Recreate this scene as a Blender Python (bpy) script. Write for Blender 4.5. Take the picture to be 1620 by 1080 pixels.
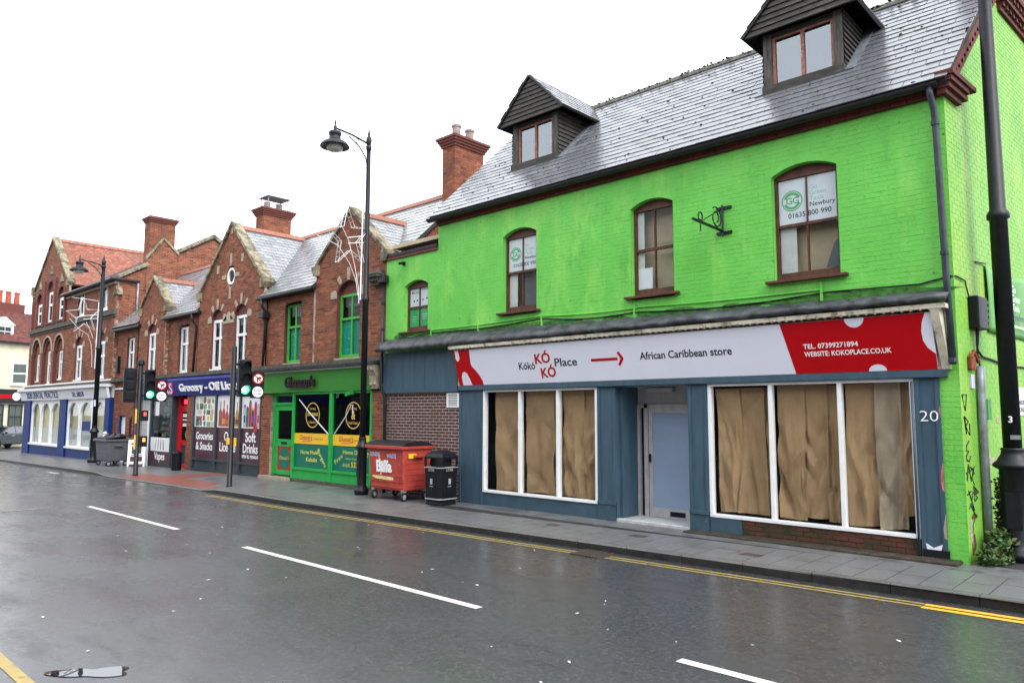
import bpy, math, random
from mathutils import Vector, Matrix
random.seed(7)
for o in list(bpy.data.objects): bpy.data.objects.remove(o)
sc = bpy.context.scene
COL = sc.collection
R = math.radians

# ------------------------------------------------------------------ camera
CAM = Vector((0.0, -11.727, 2.03))
yaw, pit, rol = R(43.185), R(5.557), R(0.14)
fw = Vector((-math.sin(yaw)*math.cos(pit), math.cos(yaw)*math.cos(pit), math.sin(pit)))
rt = Vector((math.cos(yaw), math.sin(yaw), 0)); up = rt.cross(fw)
rt2 = rt*math.cos(rol) + up*math.sin(rol); up2 = -rt*math.sin(rol) + up*math.cos(rol)
cd = bpy.data.cameras.new('camera'); cam = bpy.data.objects.new('camera', cd); COL.objects.link(cam)
cam.matrix_world = Matrix(((rt2.x, up2.x, -fw.x, CAM.x), (rt2.y, up2.y, -fw.y, CAM.y), (rt2.z, up2.z, -fw.z, CAM.z), (0, 0, 0, 1)))
cd.sensor_width = 36.0; cd.lens = 36*1164.9/1620; cd.clip_start = .05; cd.clip_end = 3000
sc.camera = cam
# ------------------------------------------------------------------ sky, sun, exposure (overcast)
SUN_EL, SUN_AZ = R(48), R(-14)            # azimuth measured from +x towards +y
w = bpy.data.worlds.new('World'); sc.world = w; w.use_nodes = True
nt = w.node_tree; nt.nodes.clear()
wo = nt.nodes.new('ShaderNodeOutputWorld'); bg = nt.nodes.new('ShaderNodeBackground')
sky = nt.nodes.new('ShaderNodeTexSky'); sky.sky_type = 'NISHITA'; sky.sun_disc = False
sky.sun_elevation = SUN_EL; sky.sun_rotation = R(90) - SUN_AZ
sky.air_density = 1.0; sky.dust_density = 6.0; sky.ozone_density = 1.0
hs = nt.nodes.new('ShaderNodeHueSaturation'); hs.inputs['Saturation'].default_value = .10
mx = nt.nodes.new('ShaderNodeMix'); mx.data_type = 'RGBA'; mx.inputs[0].default_value = .75
mx.inputs[7].default_value = (10.9, 11.5, 12.4, 1)      # the even cloud deck
nt.links.new(sky.outputs[0], hs.inputs['Color']); nt.links.new(hs.outputs[0], mx.inputs[6])
nt.links.new(mx.outputs[2], bg.inputs['Color']); bg.inputs['Strength'].default_value = .14
nt.links.new(bg.outputs[0], wo.inputs[0])
sd = bpy.data.lights.new('sun', 'SUN'); sd.energy = 1.5; sd.angle = R(35); sd.color = (1, .97, .92)
so = bpy.data.objects.new('sun', sd); COL.objects.link(so)
sdir = Vector((math.cos(SUN_EL)*math.cos(SUN_AZ), math.cos(SUN_EL)*math.sin(SUN_AZ), math.sin(SUN_EL)))
so.rotation_euler = sdir.to_track_quat('Z', 'Y').to_euler(); so.location = (10, -10, 40)
vs = sc.view_settings; vs.view_transform = 'Standard'; vs.look = 'None'; vs.gamma = 1; vs.exposure = 0.88
vs.use_curve_mapping = False
sc.render.engine = 'CYCLES'; sc.render.resolution_x = 1024; sc.render.resolution_y = 682
sc.cycles.max_bounces = 6; sc.cycles.transparent_max_bounces = 12

# ------------------------------------------------------------------ materials
MATS = {}
def nd(nt, t, **k):
    n = nt.nodes.new(t)
    for a, b in k.items():
        if isinstance(a, str) and hasattr(n, a): setattr(n, a, b)
    return n
def ramp(nt, fac, stops, interp='LINEAR'):
    r = nt.nodes.new('ShaderNodeValToRGB'); r.color_ramp.interpolation = interp
    e = r.color_ramp.elements
    while len(e) < len(stops): e.new(.5)
    for i, (p, c) in enumerate(stops):
        e[i].position = p; e[i].color = (c[0], c[1], c[2], 1) if not isinstance(c, (int, float)) else (c, c, c, 1)
    nt.links.new(fac, r.inputs[0]); return r.outputs[0]
def noise(nt, scale, detail=4, rough=.55, stretch=None, off=0):
    tc = nt.nodes.new('ShaderNodeNewGeometry'); src = tc.outputs['Position']
    m = nt.nodes.new('ShaderNodeMapping'); m.inputs['Location'].default_value = (off, off*1.7, off*.6)
    if stretch: m.inputs['Scale'].default_value = stretch
    nt.links.new(src, m.inputs[0])
    n = nt.nodes.new('ShaderNodeTexNoise'); n.inputs['Scale'].default_value = scale
    n.inputs['Detail'].default_value = detail; n.inputs['Roughness'].default_value = rough
    nt.links.new(m.outputs[0], n.inputs['Vector']); return n.outputs['Fac']
def mixc(nt, f, a, b, mode='MIX'):
    m = nt.nodes.new('ShaderNodeMix'); m.data_type = 'RGBA'; m.blend_type = mode
    if isinstance(f, (int, float)): m.inputs[0].default_value = f
    else: nt.links.new(f, m.inputs[0])
    for i, c in ((6, a), (7, b)):
        if isinstance(c, (tuple, list)): m.inputs[i].default_value = (c[0], c[1], c[2], 1)
        else: nt.links.new(c, m.inputs[i])
    return m.outputs[2]
def newmat(name):
    m = bpy.data.materials.new(name); m.use_nodes = True; MATS[name] = m
    return m, m.node_tree, m.node_tree.nodes['Principled BSDF']
def bump(nt, b, h, strength=.2, dist=.02):
    bp = nt.nodes.new('ShaderNodeBump'); bp.inputs['Strength'].default_value = strength
    bp.inputs['Distance'].default_value = dist
    nt.links.new(h, bp.inputs['Height']); nt.links.new(bp.outputs[0], b.inputs['Normal'])
def simple(name, c, rough=.5, var=.25, scale=6, metal=0, bmp=0, bscale=40, stretch=None, dirt=None, dscale=1.5, spec=.3):
    """one colour with mottled variation, optional dirt colour patches and fine relief"""
    m, nt, b = newmat(name)
    f = noise(nt, scale, 5, .6, stretch)
    lo = tuple(x*(1-var) for x in c); hi = tuple(min(1, x*(1+var)) for x in c)
    col = ramp(nt, f, [(.3, lo), (.7, hi)])
    if dirt:
        col = mixc(nt, ramp(nt, noise(nt, dscale, 6, .65, stretch, 3.1), [(dirt[1], 0), (dirt[1]+.12, dirt[2])]), col, dirt[0])
    nt.links.new(col, b.inputs['Base Color'])
    b.inputs['Roughness'].default_value = rough; b.inputs['Metallic'].default_value = metal
    b.inputs['Specular IOR Level'].default_value = spec
    if bmp: bump(nt, b, noise(nt, bscale, 4), bmp, .01)
    return m
def island(name, cols, rough=.8, soot=None, bmp=.25, bscale=60, spec=.3, interp='LINEAR', sscale=.8):
    """each loose piece of the mesh (brick, slate) takes a colour of its own"""
    m, nt, b = newmat(name)
    g = nt.nodes.new('ShaderNodeNewGeometry')
    n = len(cols); col = ramp(nt, g.outputs['Random Per Island'], [(i/max(1, n-1) if interp == 'LINEAR' else i/n, c) for i, c in enumerate(cols)], interp)
    f2 = noise(nt, 9, 5, .65)
    col = mixc(nt, .5, col, ramp(nt, f2, [(.25, .35), (.75, 1.0)]), 'MULTIPLY')
    if soot: col = mixc(nt, ramp(nt, noise(nt, sscale, 6, .65, None, 2.2), [(soot[1], 0), (soot[1]+.22, soot[2])]), col, soot[0])
    nt.links.new(col, b.inputs['Base Color']); b.inputs['Roughness'].default_value = rough
    b.inputs['Specular IOR Level'].default_value = spec
    if bmp: bump(nt, b, noise(nt, bscale, 4), bmp, .006)
    return m
island('red_brick', [(.28, .088, .043), (.19, .058, .033), (.36, .13, .064), (.12, .042, .03), (.30, .10, .047), (.23, .07, .037)], .85, ((.055, .03, .025), .5, .65))
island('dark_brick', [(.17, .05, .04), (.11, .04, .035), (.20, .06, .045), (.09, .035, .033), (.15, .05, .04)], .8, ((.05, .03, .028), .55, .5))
island('cornice_brick', [(.13, .028, .02), (.07, .02, .017), (.16, .035, .02), (.04, .018, .016)], .8, ((.03, .022, .022), .45, .7), sscale=2)
island('brown_brick', [(.115, .055, .05), (.075, .045, .046), (.14, .06, .05), (.09, .045, .045), (.065, .04, .045), (.16, .075, .06)], .75, ((.07, .09, .015), .62, .75), sscale=1.2)
island('plinth_brick', [(.07, .026, .019), (.035, .022, .018), (.16, .052, .03), (.025, .02, .016), (.06, .036, .025)], .75, ((.022, .034, .012), .43, .9), sscale=4.5)
simple('mortar', (.34, .26, .2), .9, .3, 8, dirt=((.09, .07, .06), .5, .7))
simple('pale_mortar', (.42, .35, .32), .9, .3, 8, dirt=((.12, .14, .05), .62, .6), dscale=1.2)
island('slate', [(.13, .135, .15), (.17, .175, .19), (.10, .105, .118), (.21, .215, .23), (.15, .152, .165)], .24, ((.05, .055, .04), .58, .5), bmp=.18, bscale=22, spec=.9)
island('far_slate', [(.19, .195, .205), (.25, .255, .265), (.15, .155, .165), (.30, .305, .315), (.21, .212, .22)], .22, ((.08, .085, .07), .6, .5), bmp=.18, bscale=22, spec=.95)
island('red_tile', [(.30, .10, .06), (.24, .08, .055), (.36, .15, .1), (.2, .08, .06)], .7, ((.1, .08, .06), .5, .5))
def green_paint(name, base, spots, chips):
    m, nt, b = newmat(name)
    f = noise(nt, 1.1, 6, .6)
    col = ramp(nt, noise(nt, .35, 5, .6), [(.35, tuple(x*.86 for x in base)), (.65, (base[0]*1.25, base[1]*1.06, base[2]*1.35))])
    col = mixc(nt, .6, col, ramp(nt, f, [(.3, (.84, .84, .84)), (.7, (1.06, 1.06, 1.06))]), 'MULTIPLY')
    pale = (base[0]*1.7+.01, base[1]*1.08, base[2]*1.5)
    col = mixc(nt, ramp(nt, noise(nt, 2.2, 5, .6, (1, 1, .35), 5), [(.5, 0), (.7, .8)]), col, pale)      # rain-washed streaks
    col = mixc(nt, ramp(nt, noise(nt, 3.0, 6, .7, (1, 1, .45), 15), [(.56, 0), (.72, .42)]), col, (base[0]*.45, base[1]*.5, base[2]*.5))   # grime
    col = mixc(nt, ramp(nt, noise(nt, 16, 5, .7, (.45, .45, 2.2), 11), [(.58, 0), (.70, .5)]), col, (base[0]*.4, base[1]*.45, base[2]*.45))  # worn joints
    col = mixc(nt, ramp(nt, noise(nt, 4, 6, .7, (1, 1, .2), 9), [(.68, 0), (.82, .28 if not chips else .1)]), col, (.04, .13, .03))
    v = nt.nodes.new('ShaderNodeTexVoronoi'); v.inputs['Scale'].default_value = 3.1
    g = nt.nodes.new('ShaderNodeNewGeometry'); nt.links.new(g.outputs['Position'], v.inputs['Vector'])
    wb = noise(nt, 23, 4, .6)
    ad = nt.nodes.new('ShaderNodeMath'); ad.operation = 'ADD'; nt.links.new(v.outputs['Distance'], ad.inputs[0])
    ml = nt.nodes.new('ShaderNodeMath'); ml.operation = 'MULTIPLY'; ml.inputs[1].default_value = .12
    nt.links.new(wb, ml.inputs[0]); nt.links.new(ml.outputs[0], ad.inputs[1])
    col = mixc(nt, ramp(nt, ad.outputs[0], [(.085, spots), (.115, 0)]), col, (.025, .055, .03))
    v2 = nt.nodes.new('ShaderNodeTexVoronoi'); v2.inputs['Scale'].default_value = 9 if chips else 5
    g2 = nt.nodes.new('ShaderNodeMapping'); g2.inputs['Scale'].default_value = (1, 1, 1.6); nt.links.new(g.outputs['Position'], g2.inputs[0]); nt.links.new(g2.outputs[0], v2.inputs['Vector'])
    a2 = nt.nodes.new('ShaderNodeMath'); a2.operation = 'ADD'; nt.links.new(v2.outputs['Distance'], a2.inputs[0])
    m2 = nt.nodes.new('ShaderNodeMath'); m2.operation = 'MULTIPLY'; m2.inputs[1].default_value = .55; nt.links.new(noise(nt, 2.3, 4, .7, None, 8), m2.inputs[0]); nt.links.new(m2.outputs[0], a2.inputs[1])
    col = mixc(nt, ramp(nt, a2.outputs[0], [(.245, .75), (.275, 0)]), col, (.04, .12, .035))
    if chips:
        col = mixc(nt, ramp(nt, noise(nt, 3.4, 7, .7, None, 1.3), [(.655, 0), (.675, .95)]), col, (.42, .33, .3))
        col = mixc(nt, ramp(nt, noise(nt, 5.5, 7, .7, None, 4.3), [(.70, 0), (.715, .9)]), col, (.24, .08, .05))
    nt.links.new(col, b.inputs['Base Color']); b.inputs['Roughness'].default_value = .55
    b.inputs['Specular IOR Level'].default_value = .35
    bump(nt, b, noise(nt, 28, 6, .65), .55, .012)
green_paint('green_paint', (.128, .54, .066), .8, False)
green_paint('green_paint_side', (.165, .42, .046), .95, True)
simple('blue_wood', (.044, .084, .118), .5, .18, 3, stretch=(3, 3, .5), bmp=.1, dirt=((.16, .2, .22), .68, .5), dscale=5)
simple('blue_wood_worn', (.042, .08, .112), .55, .2, 3, bmp=.15, dirt=((.42, .45, .45), .655, .9), dscale=9)
simple('white_upvc', (.78, .79, .8), .35, .06, 5, dirt=((.45, .45, .42), .68, .6), dscale=6)
simple('brown_wood', (.085, .032, .022), .6, .4, 12, stretch=(1, 1, .4), bmp=.2, dirt=((.3, .26, .22), .68, .7), dscale=14)
simple('sill_red', (.10, .03, .022), .6, .35, 8, dirt=((.04, .02, .02), .55, .6), dscale=7)
simple('weathered_board', (.038, .034, .03), .65, .5, 9, stretch=(.6, 2, 3), bmp=.3, dirt=((.085, .082, .068), .54, .7), dscale=5)
simple('dormer_soffit', (.03, .028, .027), .7, .3)
simple('dormer_post', (.07, .065, .058), .7, .5, 7, stretch=(3, 3, .5), bmp=.3, dirt=((.02, .02, .02), .5, .8), dscale=6)
simple('dormer_frame', (.26, .11, .075), .6, .35, 14, dirt=((.5, .47, .44), .6, .7), dscale=12)
simple('lead', (.055, .059, .067), .42, .45, 5, metal=.0, bmp=.4, bscale=14, dirt=((.02, .022, .02), .48, .85), dscale=4)
simple('lead_pale', (.17, .185, .21), .35, .3, 6, metal=.2, bmp=.4, bscale=12)
simple('gutter_black', (.016, .017, .019), .38, .4, 8)
simple('pipe_grey', (.03, .036, .05), .4, .35, 5, dirt=((.11, .12, .15), .6, .5), dscale=6)
simple('galvanised', (.24, .26, .29), .45, .3, 5, metal=.2, dirt=((.06, .06, .06), .58, .7))
simple('cast_iron', (.009, .0105, .014), .45, .3, 10, bmp=.1, bscale=18, spec=.3)
simple('cream_board', (.5, .46, .36), .6, .2, 6, dirt=((.12, .1, .07), .52, .8), dscale=6)
simple('sign_white', (.68, .69, .78), .3, .02, 2)
simple('sign_red', (.42, .003, .007), .4, .04, 2, spec=.15)
simple('sign_black', (.012, .014, .02), .35, .1)
simple('white_letter', (.85, .85, .86), .4, .02)
simple('paper', (.345, .222, .122), .75, .12, 3, bmp=.9, bscale=6)
simple('paper_grey', (.33, .262, .19), .75, .12, 3, bmp=.9, bscale=6)
simple('door_blue', (.27, .35, .49), .4, .05, 2)
simple('aluminium', (.46, .46, .47), .45, .15, 6, metal=.2, dirt=((.2, .19, .18), .6, .6), dscale=9)
simple('recess_white', (.42, .42, .44), .6, .1)
simple('black_plastic', (.007, .008, .011), .45, .25, 9, bmp=.05, spec=.2)
simple('threshold', (.42, .43, .43), .5, .2, 8, dirt=((.15, .15, .14), .55, .6), dscale=4)
simple('room_beige', (.46, .38, .25), .8, .15, 2)
simple('room_dark', (.12, .13, .15), .8, .3, 1.3)
simple('blind', (.6, .6, .58), .7, .1)
simple('poster_white', (.72, .73, .77), .4, .03)
simple('logo_green', (.10, .42, .16), .4, .05)
simple('text_dark', (.03, .04, .05), .4, .05)
simple('text_pale_green', (.32, .55, .45), .4, .05)
simple('film_green', (.05, .42, .13), .4, .1)
simple('stone', (.25, .215, .145), .85, .35, 7, bmp=.3, dirt=((.06, .055, .038), .46, .85), dscale=3)
simple('stone_clean', (.34, .29, .215), .85, .2, 9, bmp=.2, dirt=((.16, .14, .1), .55, .6), dscale=5)
simple('band_stone', (.085, .08, .068), .85, .4, 7, bmp=.3, dirt=((.06, .08, .03), .55, .6), dscale=3)
simple('bright_green', (.02, .35, .065), .35, .08, 4)
simple('fascia_green', (.045, .24, .035), .32, .06, 3)
simple('frame_green', (.06, .38, .045), .45, .1, 4)
simple('teal_board', (.003, .30, .22), .45, .08, 3)
simple('panel_green', (.006, .145, .095), .35, .05, 3)
simple('panel_red', (.45, .02, .02), .35, .05)
simple('yellow', (.78, .50, .03), .4, .06, 4)
simple('pale_yellow', (.62, .68, .12), .4, .05)
simple('text_red', (.5, .02, .015), .4, .05)
simple('gold', (.66, .46, .11), .4, .1)
simple('blue_fascia', (.007, .014, .15), .4, .1, 3, spec=.12)
simple('pink_letter', (.6, .08, .25), .4, .2)
simple('dark_letter', (.025, .012, .02), .25, .3)
simple('maroon', (.065, .022, .03), .4, .12, 3)
simple('grey_frame', (.03, .042, .052), .45, .2, 4)
simple('red_door', (.52, .012, .02), .35, .08)
simple('dental_blue', (.004, .027, .15), .5, .15, 3, spec=.12, dirt=((.2, .25, .35), .72, .6), dscale=7)
simple('dental_white', (.66, .67, .7), .5, .08, 3, dirt=((.35, .33, .28), .62, .5), dscale=3)
simple('frosted', (.42, .44, .40), .25, .2, 1.2)
simple('frosted_yellow', (.50, .40, .16), .3, .3, 1.6)
simple('pot_red', (.36, .09, .055), .8, .25)
simple('pot_grey', (.27, .21, .19), .85, .25)
simple('cream_render', (.68, .63, .47), .8, .1, 2, dirt=((.4, .36, .26), .6, .4))
simple('car_paint', (.022, .034, .042), .2, .1, 2, spec=.7)
simple('tyre', (.014, .014, .015), .8, .2)
simple('rim', (.4, .41, .43), .3, .1, metal=.6)
simple('bin_red', (.40, .055, .04), .45, .22, 4, dirt=((.6, .25, .2), .62, .6), dscale=6, bmp=.1)
simple('bin_grey', (.085, .095, .105), .5, .2, 4)
simple('bin_lid', (.012, .013, .015), .4, .3, 5, spec=.25)
simple('torn_sticker', (.75, .62, .3), .6, .3, 12)
simple('silver', (.55, .56, .58), .3, .1, metal=.5)
simple('bag_black', (.012, .012, .014), .22, .2)
simple('banner', (.075, .27, .04), .45, .12, 4, bmp=.1)
simple('banner_white', (.62, .75, .62), .45, .05)
simple('lilac', (.5, .48, .72), .4, .05)
simple('rust', (.2, .055, .022), .8, .5, 14, bmp=.3)
simple('ink', (.008, .02, .012), .5, .1)
simple('bare_red', (.42, .14, .12), .8, .4, 9)
simple('star_white', (.75, .75, .76), .4, .05)
simple('moss', (.02, .021, .012), .95, .5, 20, bmp=.5)
simple('moss_green', (.05, .058, .02), .95, .5, 20, bmp=.5)
simple('moss_film', (.05, .17, .03), .9, .4, 9, dirt=((.03, .06, .018), .5, .8), dscale=9)
simple('stem', (.10, .075, .04), .85, .4, 20)
island('leaf', [(.03, .085, .016), (.05, .12, .02), (.022, .06, .014), (.07, .13, .03), (.10, .10, .03)], .5, bmp=0, spec=.4)
island('dry_leaf', [(.09, .06, .02), (.05, .075, .02), (.12, .08, .03), (.04, .05, .02)], .7, bmp=0)
island('print_mix', [(.55, .42, .10), (.35, .06, .05), (.10, .25, .12), (.6, .55, .40), (.12, .10, .09), (.45, .25, .10), (.20, .35, .15), (.62, .62, .6)], .4, bmp=0, interp='CONSTANT')
island('print_cans', [(.02, .08, .4), (.5, .02, .03), (.03, .2, .06), (.03, .05, .09), (.5, .5, .52), (.6, .42, .04), (.25, .05, .3)], .4, bmp=0, interp='CONSTANT')
island('print_spirit', [(.4, .17, .03), (.12, .04, .03), (.5, .28, .05), (.3, .1, .04), (.6, .35, .1), (.45, .05, .04)], .4, bmp=0, interp='CONSTANT')
island('shop_goods', [(.08, .2, .35), (.3, .33, .35), (.25, .08, .06), (.1, .14, .1), (.4, .38, .3), (.05, .06, .08), (.12, .3, .45)], .6, bmp=0, interp='CONSTANT')
island('kerb_stone', [(.10, .098, .092), (.13, .125, .12), (.08, .08, .078)], .45, ((.035, .038, .033), .5, .6), bmp=.4, bscale=30)
island('slab', [(.145, .148, .152), (.18, .184, .187), (.118, .12, .125), (.16, .162, .16), (.195, .198, .202)], .4, ((.045, .052, .042), .52, .6), bmp=.25, bscale=45, spec=.5, sscale=1.4)
island('tactile_red', [(.27, .085, .065), (.22, .07, .055), (.31, .11, .085)], .4, ((.13, .09, .08), .55, .5), bmp=.3, bscale=30)
def emis(name, c, s, base=(.02, .02, .02)):
    m, nt, b = newmat(name); b.inputs['Base Color'].default_value = (*base, 1)
    b.inputs['Emission Color'].default_value = (*c, 1); b.inputs['Emission Strength'].default_value = s
emis('lamp_green', (.05, 1, .42), 3.0); emis('lamp_red', (1, .03, .02), 3.0); emis('lamp_amber_red', (1, .22, .02), 3.0)
emis('sign_lit_white', (1, .97, .95), .22, (.6, .6, .6)); emis('neon_red', (1, .03, .06), 1.6)
emis('lamp_core', (.55, 1, .85), 4)
def glass(name, tint=(.8, .85, .85), rough=.015, refl=1.0):
    m = bpy.data.materials.new(name); m.use_nodes = True; MATS[name] = m; nt = m.node_tree; nt.nodes.clear()
    out = nt.nodes.new('ShaderNodeOutputMaterial'); t = nt.nodes.new('ShaderNodeBsdfTransparent'); t.inputs[0].default_value = (*tint, 1)
    g = nt.nodes.new('ShaderNodeBsdfGlossy'); g.inputs['Roughness'].default_value = rough; g.inputs[0].default_value = (.9, .93, .95, 1)
    lw = nt.nodes.new('ShaderNodeLayerWeight'); lw.inputs[0].default_value = .5
    pw = nt.nodes.new('ShaderNodeMath'); pw.operation = 'POWER'; pw.inputs[1].default_value = 4.0
    nt.links.new(lw.outputs['Facing'], pw.inputs[0])
    ml = nt.nodes.new('ShaderNodeMath'); ml.operation = 'MULTIPLY_ADD'; ml.inputs[1].default_value = .45*min(1, refl); ml.inputs[2].default_value = .022*refl; ml.use_clamp = True
    bp = nt.nodes.new('ShaderNodeBump'); bp.inputs['Strength'].default_value = .03; bp.inputs['Distance'].default_value = .05
    nt.links.new(noise(nt, 1.7, 2), bp.inputs['Height']); nt.links.new(bp.outputs[0], g.inputs['Normal'])
    mix = nt.nodes.new('ShaderNodeMixShader'); nt.links.new(pw.outputs[0], ml.inputs[0]); nt.links.new(ml.outputs[0], mix.inputs[0])
    nt.links.new(t.outputs[0], mix.inputs[1]); nt.links.new(g.outputs[0], mix.inputs[2]); nt.links.new(mix.outputs[0], out.inputs[0])
glass('glass', (.93, .95, .95)); glass('dormer_glass', (.5, .55, .6), .02, 8); glass('dark_glass', (.35, .4, .42), .02, 1.6)
glass('shop_glass', (.95, .96, .95), .01, .35)
# wet asphalt
m, nt, b = newmat('asphalt')
f1 = noise(nt, 24, 7, .85); f2 = noise(nt, .5, 6, .62); f3 = noise(nt, 1.1, 7, .72, (.5, 1.5, 1), 7)
col = ramp(nt, f1, [(.38, (.004, .0042, .005)), (.5, (.014, .0145, .016)), (.58, (.036, .036, .038)), (.70, (.14, .14, .14))])
nt.links.new(col, b.inputs['Base Color'])
b.inputs['Roughness'].default_value = .6; b.inputs['Specular IOR Level'].default_value = .5
bump(nt, b, f1, .6, .008)
wet = mixc(nt, ramp(nt, f3, [(.5, 0), (.68, .75)]), ramp(nt, f2, [(.3, 1.0), (.7, .75)]), (.15, .15, .15))     # water film, thinner on the drying patches
wet = mixc(nt, ramp(nt, f1, [(.5, 0), (.66, .55)]), wet, (.1, .1, .1)); nt.links.new(wet, b.inputs['Coat Weight'])
cr_ = ramp(nt, f2, [(.34, .19), (.66, .33)]); nt.links.new(cr_, b.inputs['Coat Roughness']); b.inputs['Coat IOR'].default_value = 1.6
bp = nt.nodes.new('ShaderNodeBump'); bp.inputs['Strength'].default_value = .10; bp.inputs['Distance'].default_value = .006
nt.links.new(noise(nt, 55, 4, .7, None, 2), bp.inputs['Height']); nt.links.new(bp.outputs[0], b.inputs['Coat Normal'])
simple('fillet', (.045, .034, .026), .6, .5, 6, bmp=.5, bscale=25, dirt=((.018, .022, .012), .48, .85), dscale=3)
simple('line_worn', (.16, .16, .155), .5, .3, 12, dirt=((.04, .04, .04), .5, .85), dscale=9)
simple('alley_asphalt', (.035, .035, .036), .55, .4, 90, bmp=.3, bscale=120)
simple('pavement', (.118, .12, .123), .34, .25, 2.2, bmp=.25, bscale=70, dirt=((.035, .037, .039), .54, .75), dscale=1.3)
simple('kerb_grime_shade', (.024, .024, .023), .5, .4, 7, bmp=.4, bscale=30)
simple('ground', (.10, .10, .095), .8, .3, .5)
simple('opposite_paving', (.17, .17, .165), .6, .2, 2)
simple('line_white', (.58, .57, .52), .5, .12, 12, dirt=((.12, .12, .115), .60, .7), dscale=7)
simple('line_yellow', (.34, .25, .075), .5, .15, 12, dirt=((.1, .09, .07), .55, .7), dscale=9)
simple('line_orange', (.72, .36, .03), .45, .12, 12, dirt=((.2, .14, .05), .62, .6), dscale=14)
simple('gully', (.05, .042, .04), .5, .4, 9, dirt=((.09, .05, .03), .5, .6), dscale=9)
m, nt, b = newmat('water'); b.inputs['Base Color'].default_value = (.015, .016, .018, 1); b.inputs['Roughness'].default_value = .015
b.inputs['Specular IOR Level'].default_value = .9

# ------------------------------------------------------------------ building blocks
class Fr:                                   # a plane in the place: u along, v up, d outwards
    def __init__(s, o, ex, ey, n=None):
        s.o = Vector(o); s.ex = Vector(ex).normalized(); s.ey = Vector(ey).normalized()
        s.n = Vector(n).normalized() if n else s.ex.cross(s.ey).normalized()
    def p(s, u, v, d=0): return s.o + s.ex*u + s.ey*v + s.n*d
def front(y=0): return Fr((0, y, 0), (1, 0, 0), (0, 0, 1), (0, -1, 0))
def right(x): return Fr((x, 0, 0), (0, 1, 0), (0, 0, 1), (1, 0, 0))
W = Fr((0, 0, 0), (1, 0, 0), (0, 0, 1), (0, -1, 0))
def flat(z=0): return Fr((0, 0, z), (1, 0, 0), (0, 1, 0), (0, 0, 1))
class MB:
    def __init__(s): s.v = []; s.f = []
    def add(s, vs, fs):
        k = len(s.v); s.v += [tuple(a) for a in vs]; s.f += [tuple(i+k for i in f) for f in fs]; return s
    def box(s, fr, u0, u1, v0, v1, d0, d1, back=True):
        P = [fr.p(u, v, d) for d in (d0, d1) for v in (v0, v1) for u in (u0, u1)]
        F = [(4, 5, 7, 6), (0, 4, 6, 2), (5, 1, 3, 7), (6, 7, 3, 2), (0, 1, 5, 4)]
        if back: F.append((1, 0, 2, 3))
        return s.add(P, F)
    def wbox(s, x0, x1, y0, y1, z0, z1): return s.box(W, x0, x1, z0, z1, -y1, -y0)
    def poly(s, fr, pts, d0, d1):
        n = len(pts); P = [fr.p(a, b, d0) for a, b in pts] + [fr.p(a, b, d1) for a, b in pts]
        F = [tuple(range(n-1, -1, -1)), tuple(range(n, 2*n))] + [(i, (i+1) % n, n+(i+1) % n, n+i) for i in range(n)]
        return s.add(P, F)
    def tube(s, pts, r, n=6, r1=None):
        pts = [Vector(p) for p in pts]; rings = []; m = len(pts)
        for i, p in enumerate(pts):
            t = (pts[min(i+1, m-1)] - pts[max(i-1, 0)]).normalized()
            a = t.orthogonal().normalized() if abs(t.z) > .9 else t.cross(Vector((0, 0, 1))).normalized(); c = t.cross(a)
            q = r if r1 is None else r + (r1-r)*i/(m-1)
            rings += [p + (a*math.cos(2*math.pi*j/n) + c*math.sin(2*math.pi*j/n))*q for j in range(n)]
        F = [(i*n+j, i*n+(j+1) % n, (i+1)*n+(j+1) % n, (i+1)*n+j) for i in range(m-1) for j in range(n)]
        F += [tuple(range(n-1, -1, -1)), tuple((m-1)*n+j for j in range(n))]
        return s.add(rings, F)
    def lathe(s, c, prof, n=16, ax=(0, 0, 1)):
        c = Vector(c); ax = Vector(ax).normalized(); a = ax.orthogonal().normalized(); b = ax.cross(a); P = []; m = len(prof)
        for r, z in prof: P += [c + ax*z + (a*math.cos(2*math.pi*j/n) + b*math.sin(2*math.pi*j/n))*max(r, .0005) for j in range(n)]
        F = [(i*n+j, i*n+(j+1) % n, (i+1)*n+(j+1) % n, (i+1)*n+j) for i in range(m-1) for j in range(n)]
        F += [tuple(range(n-1, -1, -1)), tuple((m-1)*n+j for j in range(n))]
        return s.add(P, F)
    def ring(s, fr, cu, cv, r0, r1, a0, a1, d0, d1, n=14, ku=1.0):
        for i in range(n):
            a, c = a0+(a1-a0)*i/n, a0+(a1-a0)*(i+1)/n
            s.poly(fr, [(cu+ku*q*math.cos(t), cv+q*math.sin(t)) for q, t in ((r0, a), (r1, a), (r1, c), (r0, c))], d0, d1)
        return s
    def disc(s, fr, cu, cv, r, d0, d1, n=24, ku=1.0):
        return s.poly(fr, [(cu+ku*r*math.cos(2*math.pi*i/n), cv+r*math.sin(2*math.pi*i/n)) for i in range(n)], d0, d1)
    def build(s, name, mat, parent=None, smooth=False, bevel=0, kind=None):
        me = bpy.data.meshes.new(name); me.from_pydata(s.v, [], s.f); me.update()
        me.materials.append(MATS[mat])
        if smooth:
            for p in me.polygons: p.use_smooth = True
        o = bpy.data.objects.new(name, me); COL.objects.link(o); attach(o, parent)
        if bevel:
            b = o.modifiers.new('bevel', 'BEVEL'); b.width = bevel; b.segments = 2; b.limit_method = 'ANGLE'
        if kind: o['kind'] = kind
        return o
def attach(o, parent):
    if parent is None: return
    o.parent = parent
    if parent.type == 'EMPTY': o.location = -parent.location
def thing(name, label, cat, loc=(0, 0, 0), group=None):
    o = bpy.data.objects.new(name, None); o.location = loc; o.empty_display_size = .2; COL.objects.link(o)
    return tag(o, label, cat, group)
def tag(o, label, cat, group=None):
    o['label'] = label; o['category'] = cat
    if group: o['group'] = group
    return o
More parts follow.
